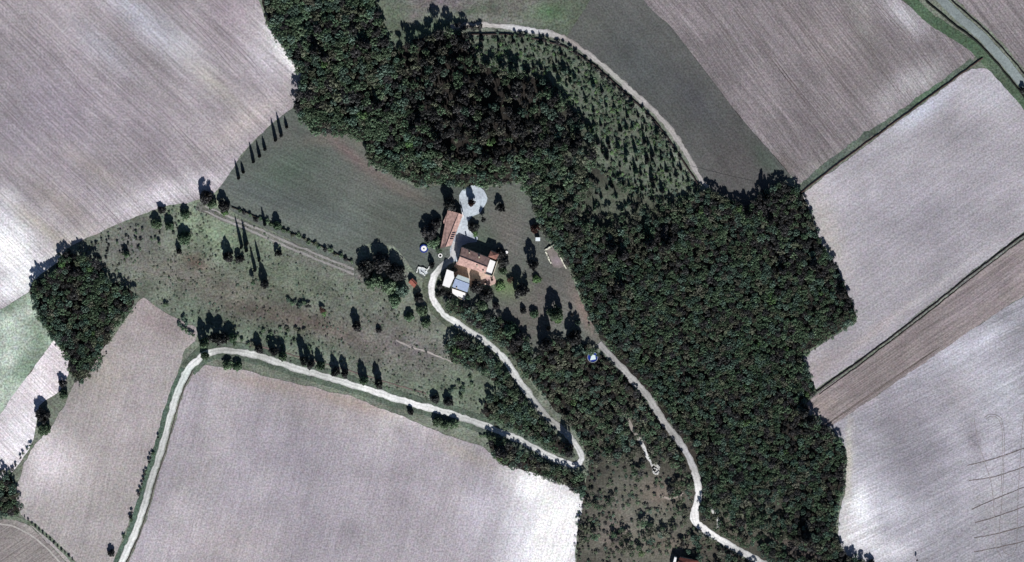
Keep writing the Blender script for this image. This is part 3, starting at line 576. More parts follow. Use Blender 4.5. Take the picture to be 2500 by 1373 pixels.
for i, (x, y, lb) in enumerate([(1186,689,'dark round planter on the pink terrace nearest the farmhouse corner'),(1201,683,'dark round planter on the eastern corner of the pink terrace')]):
    o = empty('planter', P(x, y)); o.location.z = .2; tag(o, lb, 'planter')
    mesh_obj('pot', *tube([(0,0,0),(0,0,.5)], [.4,.6], 12), M_tiler, o)
    mesh_obj('plant', *tube([(0,0,.5),(.05,0,.9),(0,.05,1.4)], [.5,.75,.15], 9), M_black, o)

# ------------------------------------------------------------------ plants
def L_(r, g, b): return (r, g, b)
LEAF = [leaf_mat('green foliage', (.130,.205,.132), (.155,.215,.140)),
        leaf_mat('dark foliage', (.072,.078,.076), (.085,.084,.088)),
        leaf_mat('olive foliage', (.175,.205,.140), (.185,.190,.155)),
        leaf_mat('blue green foliage', (.120,.195,.150), (.140,.200,.165)),
        leaf_mat('bright green foliage', (.140,.250,.110), (.165,.25,.12)),
        leaf_mat('russet foliage', (.105,.062,.058), (.13,.078,.064))]
M_bark = simple_mat('bark', (84,74,68), .3, 2)
def foliage(name, cen, nrm, size, tint, mat):
    """leaf-sized quads: centres, facing directions, sizes"""
    n = len(cen); nrm = nrm/np.linalg.norm(nrm, axis=1, keepdims=True)
    ref = RNG.normal(size=(n, 3)); a = np.cross(nrm, ref); a /= np.linalg.norm(a, axis=1, keepdims=True); b = np.cross(nrm, a)
    s = size[:, None]; k = RNG.uniform(.6, 1.15, (n, 1))
    V = np.stack([cen+a*s*.62, cen+b*s*.5*k+nrm*s*.12, cen-a*s*.55, cen-b*s*.5*k+nrm*s*.08], 1).reshape(-1, 3)
    me = bpy.data.meshes.new(name); me.vertices.add(4*n); me.vertices.foreach_set('co', V.astype('f').ravel())
    me.loops.add(4*n); me.loops.foreach_set('vertex_index', np.arange(4*n, dtype='i'))
    me.polygons.add(n); me.polygons.foreach_set('loop_start', np.arange(0, 4*n, 4, dtype='i'))
    me.update(calc_edges=True)
    at = me.attributes.new('tint', 'FLOAT', 'FACE'); at.data.foreach_set('value', tint.astype('f'))
    me.materials.append(mat); me.validate()
    return me
def crown_mesh(kind, mat, ncl=15, per=34, leaf=.2):
    C, N, S, T = [], [], [], []
    if kind == 'round':
        for i in range(ncl):
            d = RNG.normal(size=3); d[2] = abs(d[2])*.9-.15; d /= np.linalg.norm(d)
            rr = RNG.uniform(.30, .78); c = d*rr*np.array([1, 1, 1]); c = np.array([c[0], c[1], c[2]*.40+.58])
            rc = RNG.uniform(.28, .44); tt = RNG.uniform(0, 1)
            u = RNG.normal(size=(per, 3)); u[:, 2] += .35; u /= np.linalg.norm(u, axis=1, keepdims=True)
            C.append(c+u*rc*np.array([1, 1, .45])*RNG.uniform(.7, 1.05, (per, 1))); N.append(u+RNG.normal(size=(per, 3))*.35)
            S.append(RNG.uniform(.6, 1.3, per)*leaf); T.append(np.clip(tt*.6+RNG.uniform(0, .5, per), 0, 1))
    elif kind == 'cap':      # crown of a closed canopy: many small heads at nearly one height
        for i in range(ncl):
            a = RNG.uniform(0, 6.283); rr = math.sqrt(RNG.uniform(0, 1))*.86
            rc = RNG.uniform(.17, .30); tt = RNG.uniform(0, 1)
            c = np.array([math.cos(a)*rr, math.sin(a)*rr, .84-.16*rr*rr+RNG.uniform(-.06, .07)])
            u = RNG.normal(size=(per, 3)); u[:, 2] = abs(u[:, 2])*.9-.1; u /= np.linalg.norm(u, axis=1, keepdims=True)
            C.append(c+u*rc*np.array([1, 1, .34])*RNG.uniform(.7, 1.05, (per, 1))); N.append(u+np.array([0, 0, .35])+RNG.normal(size=(per, 3))*.3)
            S.append(RNG.uniform(.6, 1.3, per)*leaf); T.append(np.clip(tt*.75+RNG.uniform(0, .35, per), 0, 1))
    elif kind == 'dome':     # round head with foliage down to the ground
        for i in range(ncl):
            d = RNG.normal(size=3); d[2] = abs(d[2]); d /= np.linalg.norm(d)
            rr = RNG.uniform(.40, .80); c = d*rr; c = np.array([c[0], c[1], .06+c[2]*.98])
            rc = RNG.uniform(.18, .30); tt = RNG.uniform(0, 1)
            u = RNG.normal(size=(per, 3)); u[:, 2] += .3; u /= np.linalg.norm(u, axis=1, keepdims=True)
            C.append(c+u*rc*np.array([1, 1, .6])*RNG.uniform(.7, 1.05, (per, 1))); N.append(u+RNG.normal(size=(per, 3))*.35)
            S.append(RNG.uniform(.6, 1.3, per)*leaf); T.append(np.clip(tt*.6+RNG.uniform(0, .5, per), 0, 1))
    elif kind == 'egg':      # foliage down to the ground, pointed top
        for i in range(ncl):
            h = RNG.uniform(.02, .97); R0 = (1-(max(0, h-.34)/.66)**1.9) if h > .34 else .72+.28*h/.34
            a = RNG.uniform(0, 6.283); rr = R0*RNG.uniform(.45, .86)*(1+.1*math.sin(a*3)); c = np.array([math.cos(a)*rr, math.sin(a)*rr, h*.94])
            rc = RNG.uniform(.18, .30)*(1 if h < .8 else .6); tt = RNG.uniform(0, 1)
            u = RNG.normal(size=(per, 3)); u += c*np.array([.8, .8, .2]); u[:, 2] += .2; u /= np.linalg.norm(u, axis=1, keepdims=True)
            C.append(c+u*rc*np.array([1, 1, .42])*RNG.uniform(.6, 1.05, (per, 1))); N.append(u+RNG.normal(size=(per, 3))*.35)
            S.append(RNG.uniform(.6, 1.3, per)*leaf); T.append(np.clip(tt*.6+RNG.uniform(0, .5, per), 0, 1))
    elif kind == 'conifer':
        n = ncl*per; h = RNG.uniform(.06, 1, n)**.9; tier = (np.floor(h*9)+.5)/9
        rr = (1-h)**.85*(1-.45*((h*9) % 1)); a = RNG.uniform(0, 2*math.pi, n); rr = rr*(1+.22*np.sin(a*3+1)+.12*np.sin(a*5))*RNG.uniform(.75, 1.05, n)
        C.append(np.stack([np.cos(a)*rr, np.sin(a)*rr, h], 1)); N.append(np.stack([np.cos(a), np.sin(a), np.full(n, .5)], 1)+RNG.normal(size=(n, 3))*.3)
        S.append(RNG.uniform(.6, 1.3, n)*leaf*(.5+.7*(1-h))); T.append(RNG.uniform(0, 1, n))
    else:   # cypress: a tall spindle
        n = ncl*per; h = RNG.uniform(.03, 1, n); a = RNG.uniform(0, 2*math.pi, n)
        rr = np.sin(np.clip(h, 0, 1)**.65*math.pi*.97+.05)**.75*RNG.uniform(.8, 1.1, n)*(1+.12*np.sin(h*40+a*2))
        C.append(np.stack([np.cos(a)*rr, np.sin(a)*rr, h], 1)); N.append(np.stack([np.cos(a), np.sin(a), np.full(n, .25)], 1)+RNG.normal(size=(n, 3))*.25)
        S.append(RNG.uniform(.6, 1.3, n)*leaf); T.append(RNG.uniform(0, 1, n))
    return foliage('crown', np.concatenate(C), np.concatenate(N), np.concatenate(S), np.concatenate(T), mat)
def trunk_mesh():
    parts = [tube([(0,0,-.02),(.02,.01,.2),(-.01,.02,.45),(.01,0,.72)], [.075,.055,.042,.015], 7)]
    for i in range(5):
        a = i*1.256+.4; z = .32+.07*i
        parts.append(tube([(0,0,z),(math.cos(a)*.28, math.sin(a)*.28, z+.14),(math.cos(a)*.5, math.sin(a)*.5, z+.2)], [.03,.02,.008], 5))
    V, F = join(parts); me = bpy.data.meshes.new('trunk'); me.from_pydata(V, [], F); me.materials.append(M_bark); return me
TRUNK = trunk_mesh()
PROTO = {}
for tone in range(6):
    PROTO['round', tone] = [crown_mesh('round', LEAF[tone]) for _ in range(4 if tone < 4 else 2)]
    PROTO['egg', tone] = [crown_mesh('egg', LEAF[tone], 46, 36, .19) for _ in range(3)]
    PROTO['big', tone] = [crown_mesh('dome', LEAF[tone], 50, 34, .15) for _ in range(2)]
    PROTO['cap', tone] = [crown_mesh('cap', LEAF[tone], 24, 20, .17) for _ in range(4 if tone < 4 else 2)]
for tone in (0, 1, 3, 5):
    PROTO['conifer', tone] = [crown_mesh('conifer', LEAF[tone], 14, 26, .34) for _ in range(2)]
PROTO['cypress', 1] = [crown_mesh('cypress', LEAF[1], 12, 26, .75) for _ in range(2)]
def plant(name, kind, tone, px, py, r_px, h, label, cat='tree', group=None, ground=False, trunk=True):
    """px,py: centre of the crown in the photograph (or foot of the stem when ground)"""
    p = P(px, py, 0 if ground else .62*h); p.z = 0
    r = r_px*MPP; o = empty(name, p, random.uniform(0, 6.28)); tag(o, label, cat, group)
    if trunk and name != 'shrub':
        tr = bpy.data.objects.new('trunk', TRUNK); link(tr); tr.parent = o; tr.scale = (r*.9, r*.9, h)
    cr = bpy.data.objects.new('crown', random.choice(PROTO[kind, tone])); link(cr); cr.parent = o; cr.scale = (r, r*random.uniform(.88, 1.12), h)
    return cr

# --- trees that stand alone
SH = 6.16   # shadow length on the photograph, pixels per metre of height
def byshadow(tx, ty, bx, by): return math.hypot(tx-bx, ty-by)/(SH+.63)
cyp = [((575,398),(583,434),'first cypress from the left in the row along the field edge'),((590,398),(594,420),'short cypress second from the left in the row along the field edge'),
 ((613,354),(619,394),'tall cypress third from the left in the field edge row'),((628,350),(634,381),'fourth cypress from the left in the field edge row'),((642,338),(647,364),'fifth and shorter cypress in the field edge row'),
 ((665,298),(673,341),'tallest cypress in the field edge row, sixth from the left'),((679,283),(687,330),'seventh cypress in the row, standing next to the tallest'),((696,288),(700,310),'smallest cypress at the wood end of the field edge row'),
 ((578,540),(590,601),'leftmost and longest cypress of the group south of the track'),((594,545),(603,594),'second cypress of the group south of the track'),((594,577),(602,611),'third cypress, between the two tall ones south of the track'),
 ((627,594),(633,634),'slim cypress right of the cypress group below the track'),((615,610),(623,658),'cypress in the lower part of the group below the track'),((640,512),(647,547),'single slim cypress on the hedge above the track'),
 ((1326,758),(1339,801),'lone slim cypress on the garden lawn'),((1492,980),(1496,1004),'thin cypress beside the wooded gully in the south wood')]
for i, (t, b, lb) in enumerate(cyp):
    h = byshadow(*t, *b); plant('cypress', 'cypress', 1, b[0], b[1], 3.4 if i != 14 else 5, h, lb, 'cypress', 'cypresses', True, False)
# (kind, tone, x, y, r, h, label)
T = [
 ('egg',1,503,482,19,8.0,'tall dark tree at the left of the clump on the field corner'),('egg',0,517,498,15,5.0,'green tree in front of the dark clump on the field corner'),('egg',1,546,505,17,6.5,'dark round tree at the right of the field corner clump'),('big',4,548,520,11,3.0,'bright green bush under the field corner clump'),
 ('egg',0,452,525,12,4.5,'round tree on the scrub just left of the field corner clump'),('egg',0,382,548,15,5.0,'left tree of the pair near the scrub field edge'),('egg',0,413,552,13,5.0,'right tree of the pair near the scrub field edge'),('egg',1,394,514,11,3.5,'dark ragged bush on the big field edge above the pair'),
 ('egg',0,450,583,17,5.5,'round green tree with dark shadow in the upper scrub'),('egg',1,436,615,8,5.0,'narrow dark tree just below the round scrub tree'),('egg',0,308,622,9,4.5,'small dark tree standing alone in the left scrub'),('round',0,388,593,6,2.5,'tiny bush left of the round scrub tree'),
 ('egg',1,556,628,15,8.0,'tall dark oval tree left of the cypress group'),('egg',1,585,634,12,4.5,'lower round tree touching the dark oval tree'),('egg',1,645,696,12,9.0,'tall narrow tree below the cypress group'),('round',0,618,690,8,5.0,'small pale tree left of the tall narrow tree'),
 ('egg',1,679,620,10,4.5,'dark egg shaped tree standing alone below the track'),('egg',0,676,552,13,5.5,'tree on the hedge above the track'),('egg',1,871,798,13,7.5,'dark oval tree alone in the middle of the lower scrub'),('big',1,925,808,8,3.0,'small round dark bush right of the dark oval tree'),
 ('round',5,786,757,8,3.0,'reddish bush in the lower scrub'),('round',4,792,768,8,1.5,'bright green tuft below the reddish bush'),
 ('big',1,893,655,27,9.0,'left tree of the big round tree group'),('big',1,930,645,30,10.0,'topmost tree of the big round tree group'),('big',1,967,668,27,9.5,'right tree of the big round tree group'),('big',0,912,690,24,7.0,'green tree at the lower left of the big round group'),('big',0,950,700,24,7.0,'green tree in the lower middle of the big round group'),('big',3,982,712,20,6.0,'green tree at the lower right of the big round group'),('big',0,965,738,18,5.0,'lowest green tree of the big round group'),
 ('egg',1,1047,572,20,7.0,'large dark tree west of the barn'),('egg',0,1056,592,17,5.0,'green tree south of the large dark tree by the barn'),('egg',1,1063,548,14,5.0,'dark tree touching the barn roof on the west side'),('round',0,1072,612,9,3.0,'small green bush between the well and the trees'),('egg',1,1054,650,7,5.0,'dark narrow tree left of the road by the stone pen'),
 ('egg',1,1098,500,15,9.5,'tall dark tree directly north of the barn'),('egg',5,1151,497,9,7.5,'reddish brown tree standing in the gravel circle'),('egg',1,1222,509,11,5.5,'dark oval tree on the lawn right of the gravel circle'),('round',1,1180,537,8,5.0,'thin dark tree on the right rim of the gravel yard'),
 ('egg',1,1155,556,13,4.0,'round dark tree at the narrow part of the gravel yard'),('round',4,1159,571,9,1.5,'bright green bush below the round dark yard tree'),
 ('egg',1,1108,660,8,5.0,'round grey green tree between farmhouse and annex'),('egg',1,1164,702,15,7.0,'large dark tree at the east end of the workshop'),('egg',1,1187,722,16,6.0,'ragged dark tree south-east of the workshop'),('egg',0,1178,745,15,5.0,'green tree below the ragged dark tree'),('big',3,1141,729,8,3.0,'blue green bush at the end of the white slab'),('egg',1,1210,748,9,4.0,'small dark tree right of the workshop trees'),
 ('egg',1,1222,622,13,4.0,'dark shrub tree east of the tiled corner building'),('egg',1,1230,642,13,4.0,'dark tree east of the white terrace wing'),('big',0,1228,664,12,3.0,'green tree in the garden south-east of the farmhouse'),('big',4,1222,700,15,2.5,'bright yellow green tree on the garden lawn'),('round',5,1247,684,9,2.5,'russet bush right of the bright yellow green tree'),
 ('egg',1,1273,712,17,9.5,'tall dark tree in the middle of the garden'),('egg',1,1301,648,13,10.0,'tall dark conifer shaped tree beside the stone rectangle'),('big',4,1310,682,14,3.0,'bright green bush below the tall tree by the stone rectangle'),('egg',0,1357,768,20,10.0,'large garden tree with lit green skirt'),('egg',4,1362,778,13,3.5,'bright green low tree under the large garden tree'),
 ('egg',1,1277,760,9,3.5,'small dark tree left of the round garden tree'),('egg',0,1304,768,13,3.5,'round green tree on the garden lawn'),('egg',1,1402,826,18,9.5,'tall dark tree at the south end of the garden'),('egg',3,1414,858,17,7.0,'pale blue green round tree left of the round pool'),('egg',3,1411,790,7,5.0,'small pale green tree above the tall south garden tree'),('round',1,1396,768,5,5.0,'thin dark tree at the lower garden edge'),
 ('egg',5,1307,560,11,4.0,'russet tree at the edge of the east wood'),('egg',0,1245,810,20,8.0,'dark green tree above the upper road bend'),('egg',1,1262,830,18,8.0,'dark tree at the lower end of the lawn beside the road'),
 ('egg',0,500,870,11,4.0,'tree on the inside of the road curve'),('egg',0,556,892,15,4.0,'left green tree below the road near its curve'),('egg',0,580,896,14,4.0,'right green tree below the road near its curve'),
 ('egg',1,1003,1008,9,3.5,'single dark tree on the field side of the road'),('egg',1,1062,975,13,4.0,'left dark tree above the straight road'),('egg',1,1094,982,14,5.0,'right dark tree above the straight road'),('egg',0,1068,1030,15,4.0,'first green tree of the trio below the road'),('egg',0,1088,1038,14,4.0,'middle green tree of the trio below the road'),('egg',0,1108,1036,13,4.0,'third green tree of the trio below the road'),
 ('egg',1,152,938,11,5.0,'upper dark tree of the hedge pair left of the field'),('egg',0,155,965,13,4.0,'lower green tree of the hedge pair left of the field'),('egg',1,104,1018,21,8.0,'large dark tree in the hedge between the left fields'),('egg',0,108,1050,19,5.0,'green tree below the large dark hedge tree'),('egg',1,272,1352,10,4.0,'dark tree beside the road at the lower edge'),
 ('egg',1,2052,1366,13,4.0,'dark tree at the tip of the wood by the lower edge'),('egg',1,2128,1374,9,4.0,'small dark tree on the lower edge of the pale field'),('big',4,1968,964,9,2.5,'bright green bush at the tip of the brown strip field by the wood'),('big',0,1984,950,8,2.5,'smaller green bush beside the bright one at the strip field tip'),
 ('egg',1,2498,222,9,4.0,'dark tree by the asphalt road on the right edge'),('round',1,2239,1368,3,3.5,'tiny dark bush alone in the pale field on the lower edge'),
 ('egg',0,1030,760,14,4.0,'green tree just outside the sharp road bend'),('egg',1,1022,728,12,4.5,'dark tree right of the red roofed shed'),('egg',0,1000,775,14,4.0,'green tree on the slope below the shed'),('egg',0,1040,790,13,3.5,'green tree on the slope under the road bend'),
 ('big',1,1074,700,9,3.0,'dark hedge tree between annex and road'),('big',1,1070,720,9,3.0,'dark hedge tree below the annex at the road bend'),('big',1,1082,716,10,3.0,'dark bush at the annex south corner'),('egg',1,1098,722,11,3.5,'dark bush below the annex'),('big',0,1112,738,11,3.0,'green bush south of the white slab'),('big',1,1082,682,7,3.0,'dark hedge bush on the annex west wall'),
]
for i, (k, tone, x, y, r, h, lb) in enumerate(T):
    small = h <= 3.6
    if 1020 < x < 1450 and 430 < y < 870 and not small: r *= 1.14; h *= 1.06
    plant('shrub' if small else 'broadleaf_tree', k, tone, x, y, r, h, lb, 'shrub' if small else 'tree')
# avenue of slender trees on the upper side of the straight road
def road_y(x):
    for a, b in zip(CARLA[24:32], CARLA[25:33]):
        if b[0] <= x <= a[0]: return a[1]+(b[1]-a[1])*(x-a[0])/(b[0]-a[0])
    return 860
ord_ = 'first second third fourth fifth sixth seventh eighth ninth tenth eleventh twelfth thirteenth fourteenth fifteenth'.split()
for i, (x, h, r) in enumerate([(498,7.5,12),(522,7.5,13),(543,7,13),(566,5,10),(632,5,9),(668,6,10),(690,6,10),(742,8.5,10),(758,5.5,9),(782,5.5,9),(818,5.5,9),(842,5.5,9),(888,6.5,9),(925,6.5,9)]):
    plant('avenue_tree', 'egg', 1 if i % 3 else 0, x, road_y(x)-(17 if i > 3 else 28)-(i % 2)*4, r*1.3, h*1.35, f'{ord_[i]} tree from the left in the row above the straight road', 'tree', 'row of trees above the straight road')
# hedge shrubs with no difference between them in the photograph
def shrub_row(pts, r, h, tones, label, group):
    for x, y in pts: plant('shrub', 'round', random.choice(tones), x, y, r*random.uniform(.75, 1.3), h*random.uniform(.7, 1.2), label, 'shrub', group)
shrub_row([(372,1108),(367,1118),(364,1128),(353,1158),(350,1170),(346,1182),(342,1196),(338,1208),(322,1252),(318,1262),(302,1310),(386,1068),(320,1270),(356,1150)], 5, 2.2, (1,1,0), 'dark low shrub in the broken hedge left of the lower road', 'hedge shrubs left of the lower road')
shrub_row([(75,1088),(66,1096),(50,1118),(38,1136),(30,1146),(56,1108),(22,1152)], 5, 1.8, (1,0), 'dark shrub on the bank between the two left fields', 'shrubs between the left fields')
shrub_row([(60+q*9, 1262+q*8) for q in range(14)], 3.2, 1.2, (1,), 'low dark shrub in the thin hedge at the lower left corner', 'thin hedge in the lower left corner')
shrub_row([(586+q*13+random.uniform(-3,3), 516+q*5.7+random.uniform(-4,5)) for q in range(22)], 6.5, 1.9, (0,0,1,2), 'green shrub in the hedge above the farm track', 'hedge shrubs above the farm track')
shrub_row([(704,733),(713,741),(722,737),(733,745),(742,740),(752,748),(728,752)], 6.5, 2, (0,1,3), 'small shrub of the clump in the middle of the scrub', 'shrub clump in the middle scrub')
shrub_row([(170+random.uniform(0,250), 0) for q in range(0)], 4, 1.2, (1,), '', '')
sp = []
rs = random.Random(5)
while len(sp) < 52:
    x, y = rs.uniform(165, 440), rs.uniform(505, 640)
    ylim = 608-(x-160)*.37
    if ylim+5 < y < ylim+75-(x-160)*.06: sp.append((x, y))
shrub_row(sp, 3.6, 1.3, (1,1,0), 'low dark shrub dotted on the dry slope under the big field', 'shrubs dotted on the dry slope')
shrub_row([(440+i*6+rs.uniform(-3,3), 795+i*4.4+rs.uniform(-4,4)) for i in range(6)]+[(405,745),(455,790),(448,778)], 7, 2, (0,3), 'green shrub on the boundary above the wedge shaped field', 'shrubs above the wedge field')
shrub_row([(560+rs.uniform(0,200), 800+rs.uniform(0,50)) for i in range(26)], 5.5, 1.4, (0,0,2), 'green shrub on the bank behind the row of roadside trees', 'shrubs behind the roadside row')
shrub_row([(1095+rs.uniform(0,60), 935+rs.uniform(-20,40)) for i in range(10)], 6, 1.6, (0,3), 'green shrub on the grass above the road junction of trees', 'shrubs on the lower grass slope')
shrub_row([(1175+q*9+rs.uniform(-3,3), 1062+q*3.2+rs.uniform(-3,5)) for q in range(8)], 6, 1.8, (1,0), 'dark shrub in the verge hedge below the road', 'verge shrubs below the road')
shrub_row([(1255+q*17+rs.uniform(-4,4), 85+q*q*.55+rs.uniform(-2,3)) for q in range(10)]+[(1430+q*14, 147+q*13) for q in range(9)]+[(1570+q*13, 268+q*17) for q in range(8)], 5.5, 2.6, (1,1,0), 'dark shrub on the bank along the curved northern track', 'bank shrubs along the northern track')
shrub_row([(1112+q*9+rs.uniform(-3,3), 64+rs.uniform(-6,6)+q) for q in range(8)], 7, 2.8, (1,), 'dark bush at the start of the curved northern track', 'bushes at the start of the northern track')

# --- woods
seglist = []
def near_line(x, y, line, d):
    for a, b in zip(line[:-1], line[1:]):
        vx, vy = b[0]-a[0], b[1]-a[1]; t = max(0, min(1, ((x-a[0])*vx+(y-a[1])*vy)/(vx*vx+vy*vy)))
        if (x-a[0]-vx*t)**2+(y-a[1]-vy*t)**2 < d*d: return True
    return False
CLEAR = [(1575,1105,14,50,-30,1),(1598,1148,24,20,0,1),(1615,1208,48,28,0,.95),(1500,1300,34,55,0,.8),(1645,1345,80,24,0,.7),(1545,1030,22,45,-30,.8),(1480,495,75,55,0,.8),(1560,478,60,26,0,.8),(1742,1260,12,36,-20,1),(1950,1350,95,16,18,.95),(1690,1264,24,30,0,1),(1800,1270,50,36,40,.5),
         (1672,1378,46,36,0,1),(1450,890,34,36,0,1.2),(1540,1190,50,30,0,.5),(1965,1005,26,24,0,.9),(1660,1100,60,20,0,.3)]
DARKS = [(900,110,40,40),(1060,150,60,60),(1210,250,110,80),(870,250,60,26),(735,235,26,50),(1110,355,150,28),(1390,320,60,60),(1490,570,50,60),(1860,500,90,36),(1510,690,30,40),(1570,600,50,26),(1650,575,40,30),(1010,250,40,60),(1130,120,40,40),(870,50,30,50),(790,100,60,40),(1330,230,30,50),(1990,600,22,60),(2060,720,20,60),(1930,640,40,30),
         (1330,850,60,30),(1230,1100,40,30),(190,640,70,24),(120,690,40,24),(1960,1020,40,50),(1380,1085,30,30),(1960,1290,30,40)]
def gauss(L, x, y):
    m = 0
    for g in L:
        a = R(g[4]) if len(g) > 4 else 0; u = (x-g[0])*math.cos(a)+(y-g[1])*math.sin(a); v = -(x-g[0])*math.sin(a)+(y-g[1])*math.cos(a)
        m = max(m, (g[5] if len(g) > 5 else 1)*math.exp(-((u/g[2])**2+(v/g[3])**2)))
    return m
GRIDH = {}
def far_enough(x, y, d):
    gx, gy = int(x//32), int(y//32)
    for i in (-1,0,1):
        for j in (-1,0,1):
            for (a, b, c) in GRIDH.get((gx+i, gy+j), ()):
                if (a-x)**2+(b-y)**2 < ((c+d)*.5)**2: return False
    return True
ZINFO = {  # spacing px, radius px (lo,hi), height m (lo,hi)
 'north': (12,(8,14),(4.2,7)), 'centre': (13,(8,15),(4.2,8)), 'east': (10.6,(7,10.5),(4,5.8)), 'south': (11.5,(6.5,11),(2.6,4.6)),
 'hairpin': (12,(7.5,12),(3.6,5.6)), 'terrace': (12,(7.5,12),(3.6,6)), 'lowerhedge': (11,(7,11),(3.2,5)), 'copse': (11,(7.5,11.5),(4.6,6.4)), 'corner': (12,(7,12),(4,6)),
}
blocked = [(x, y, r+2) for (_, _, x, y, r, h, _) in T]
forest = []; tall = []
for zn, (sp_, rr, hh) in ZINFO.items():
    poly = WOODS[zn]; xs = [p[0] for p in poly]; ys = [p[1] for p in poly]
    area = (max(xs)-min(xs))*(max(ys)-min(ys)); n = int(area/sp_**2*9)
    X = RNG.uniform(min(xs), max(xs), n); Y = RNG.uniform(min(ys), max(ys), n)
    I = inside(poly, X, Y)
    for x, y in zip(X[I], Y[I]):
        lf = noise.noise((x*.02, y*.02, 5.5)); dk = gauss(DARKS, x, y)
        deep = zn == 'centre' and y < 385-.08*(x-1150) and x < 1330
        d = sp_*(1+.25*lf+.15*dk)*(1.32 if deep else 1)
        if not far_enough(x, y, d): continue
        if any((x-a)**2+(y-b)**2 < c*c for a, b, c in blocked): continue
        if near_line(x, y, CARLA, 17) or near_line(x, y, LAZ, 16): continue
        if (x-1412)**2+(y-1120)**2 < 22*22: continue
        if random.random() < gauss(CLEAR, x, y): continue
        op = 0
        if zn == 'south': op = max(0, min(1, (y-1010)/140))*(.95+.35*noise.noise((x*.016, y*.016, 3.3)))
        if zn == 'east' and y > 1130 and x < 1960: op = min(1, (y-1130)/120)*(.6+.7*noise.noise((x*.014, y*.014, 6.3)))
        if zn == 'east' and y < 640 and 1370 < x < 1640: op = max(0, 1-max(0, y-540)/70)*(.92+.3*noise.noise((x*.016, y*.016, 2.3)))
        if zn == 'centre' and x > 1260: op = min(1, (x-1260)/120)*(.78+.4*noise.noise((x*.016, y*.016, 2.3)))
        if random.random() < op: continue
        GRIDH.setdefault((int(x//32), int(y//32)), []).append((x, y, d))
        t = random.random()**1.4; r = rr[0]+(rr[1]-rr[0])*t*(1+.3*dk)
        h = (hh[0]+(hh[1]-hh[0])*min(1.2, max(0, .45*random.random()+.35*t+.3*(noise.noise((x*.013, y*.013, 1.))+.5))))*(1+.25*dk)
        if deep: h = h*.8+random.uniform(2.2, 5.5); r = min(r, 13)
        w = [1.0, .25, .35, .8] if zn in ('north', 'terrace', 'hairpin') else [1.0, .5, .45, .8]
        if zn == 'south': w = [1, .5, .9, .5]
        if deep: w = [.9, 1.1, .7, .6]
        w[1] += 1.3*dk  # in shaded patches the tall-tree shade goes into darker leaf colour
        if zn == 'east' and x > 1800 and 770 < y < 930 or zn == 'north' and y > 270 or zn == 'centre' and y > 390: w[0] += 1.6
        tone = random.choices((0, 1, 2, 3), w)[0]
        if tone != 1 and noise.noise((x*.03, y*.03, 9.)) > .38 and random.random() < .45: tone = 4 if random.random() < .25 else 0
        forest.append((r*r*h**.5*(1 if -10 < y < 1383 and x > -10 else .01), zn, x, y, r, h, tone))
for g in DARKS:
    n = max(1, int(g[2]*g[3]/900)); k = 0
    while k < n:
        a, q = random.uniform(0, 6.283), math.sqrt(random.random())*.85; k += 1
        x, y = g[0]+g[2]*q*math.cos(a), g[1]+g[3]*q*math.sin(a)+16
        if near_line(x, y, CARLA, 14) or near_line(x, y, LAZ, 14) or not any(inside(WOODS[z], [x], [y])[0] for z in ZINFO): continue
        tall.append((x, y, random.uniform(11, 17), random.uniform(9.5, 13)))
forest.sort(reverse=True)
big, rest = forest[:300], forest[300:]
MARKS = [(735,200,'by the right-hand corner of the big left field'),(650,80,'by the big left field near the upper picture edge'),(780,60,'in the middle of the northern wood arm near the upper edge'),(925,60,'by the green corner meadow at the top'),
 (860,180,'in the middle of the northern wood arm'),(1030,120,'at the northern wood edge before the curved track'),(750,300,'by the top of the green meadow'),(880,370,'by the reddish streak of the meadow'),(1000,430,'at the meadow edge north-west of the barn'),
 (1150,430,'at the lawn edge above the gravel circle'),(1080,250,'in the heart of the dark wood'),(1230,230,'in the dark wood just below the grassy scrub'),(1100,350,'in the lower middle of the dark wood'),(1300,330,'in the dark wood left of the conifer scrub'),(1400,420,'in the wood below the conifer scrub'),
 (1320,530,'by the garden lawn near the white hut'),(1450,600,'in the east wood behind the stone rectangle'),(1860,500,'at the northern tip of the east wood under the grass field'),(2020,640,'on the right edge of the east wood by the pale field'),(1700,650,'in the upper middle of the east wood'),(1800,850,'in the middle of the east wood'),
 (1980,900,'at the east wood corner by the brown strip field'),(2040,1150,'on the right edge of the east wood by the white patch'),(1850,1150,'in the lower middle of the east wood'),(1750,1000,'in the east wood right of the lane'),(1420,900,'in the wood below the round pool'),(1560,950,'on the left side of the lane in the wood'),
 (1500,1150,'in the wood right of the hairpin bend'),(1460,1280,'beside the white corner of the pale field'),(1620,1280,'near the brown clearing above the red cottage'),(1220,970,'on the slope inside the hairpin road'),(1200,800,'above the road below the garden'),(1260,1120,'in the hedge below the hairpin road'),(200,650,'on the upper side of the left copse'),(280,740,'on the right side of the left copse'),(120,760,'on the left side of the left copse'),(210,880,'in the lower tail of the left copse'),(20,1200,'in the clump on the left picture edge')]
TW = ['green', 'dark', 'olive', 'blue-green', 'bright green', 'russet']
def where(x, y): return min(MARKS, key=lambda m: (m[0]-x)**2+(m[1]-y)**2)[2]
for x, y, r, h in tall: plant('tall_tree', 'egg', 1, x, y, r, h, f'tall dark tree {where(x, y)}', 'tree', f'tall dark trees {where(x, y)}')
for (_, zn, x, y, r, h, tone) in big:
    plant('oak_tree', 'cap', tone, x, y, r, h, f"{'large' if r > 13.5 else 'mid-sized'} {TW[tone]} tree {where(x, y)}", 'tree', f"{'large' if r > 13.5 else 'mid-sized'} {TW[tone]} trees {where(x, y)}")

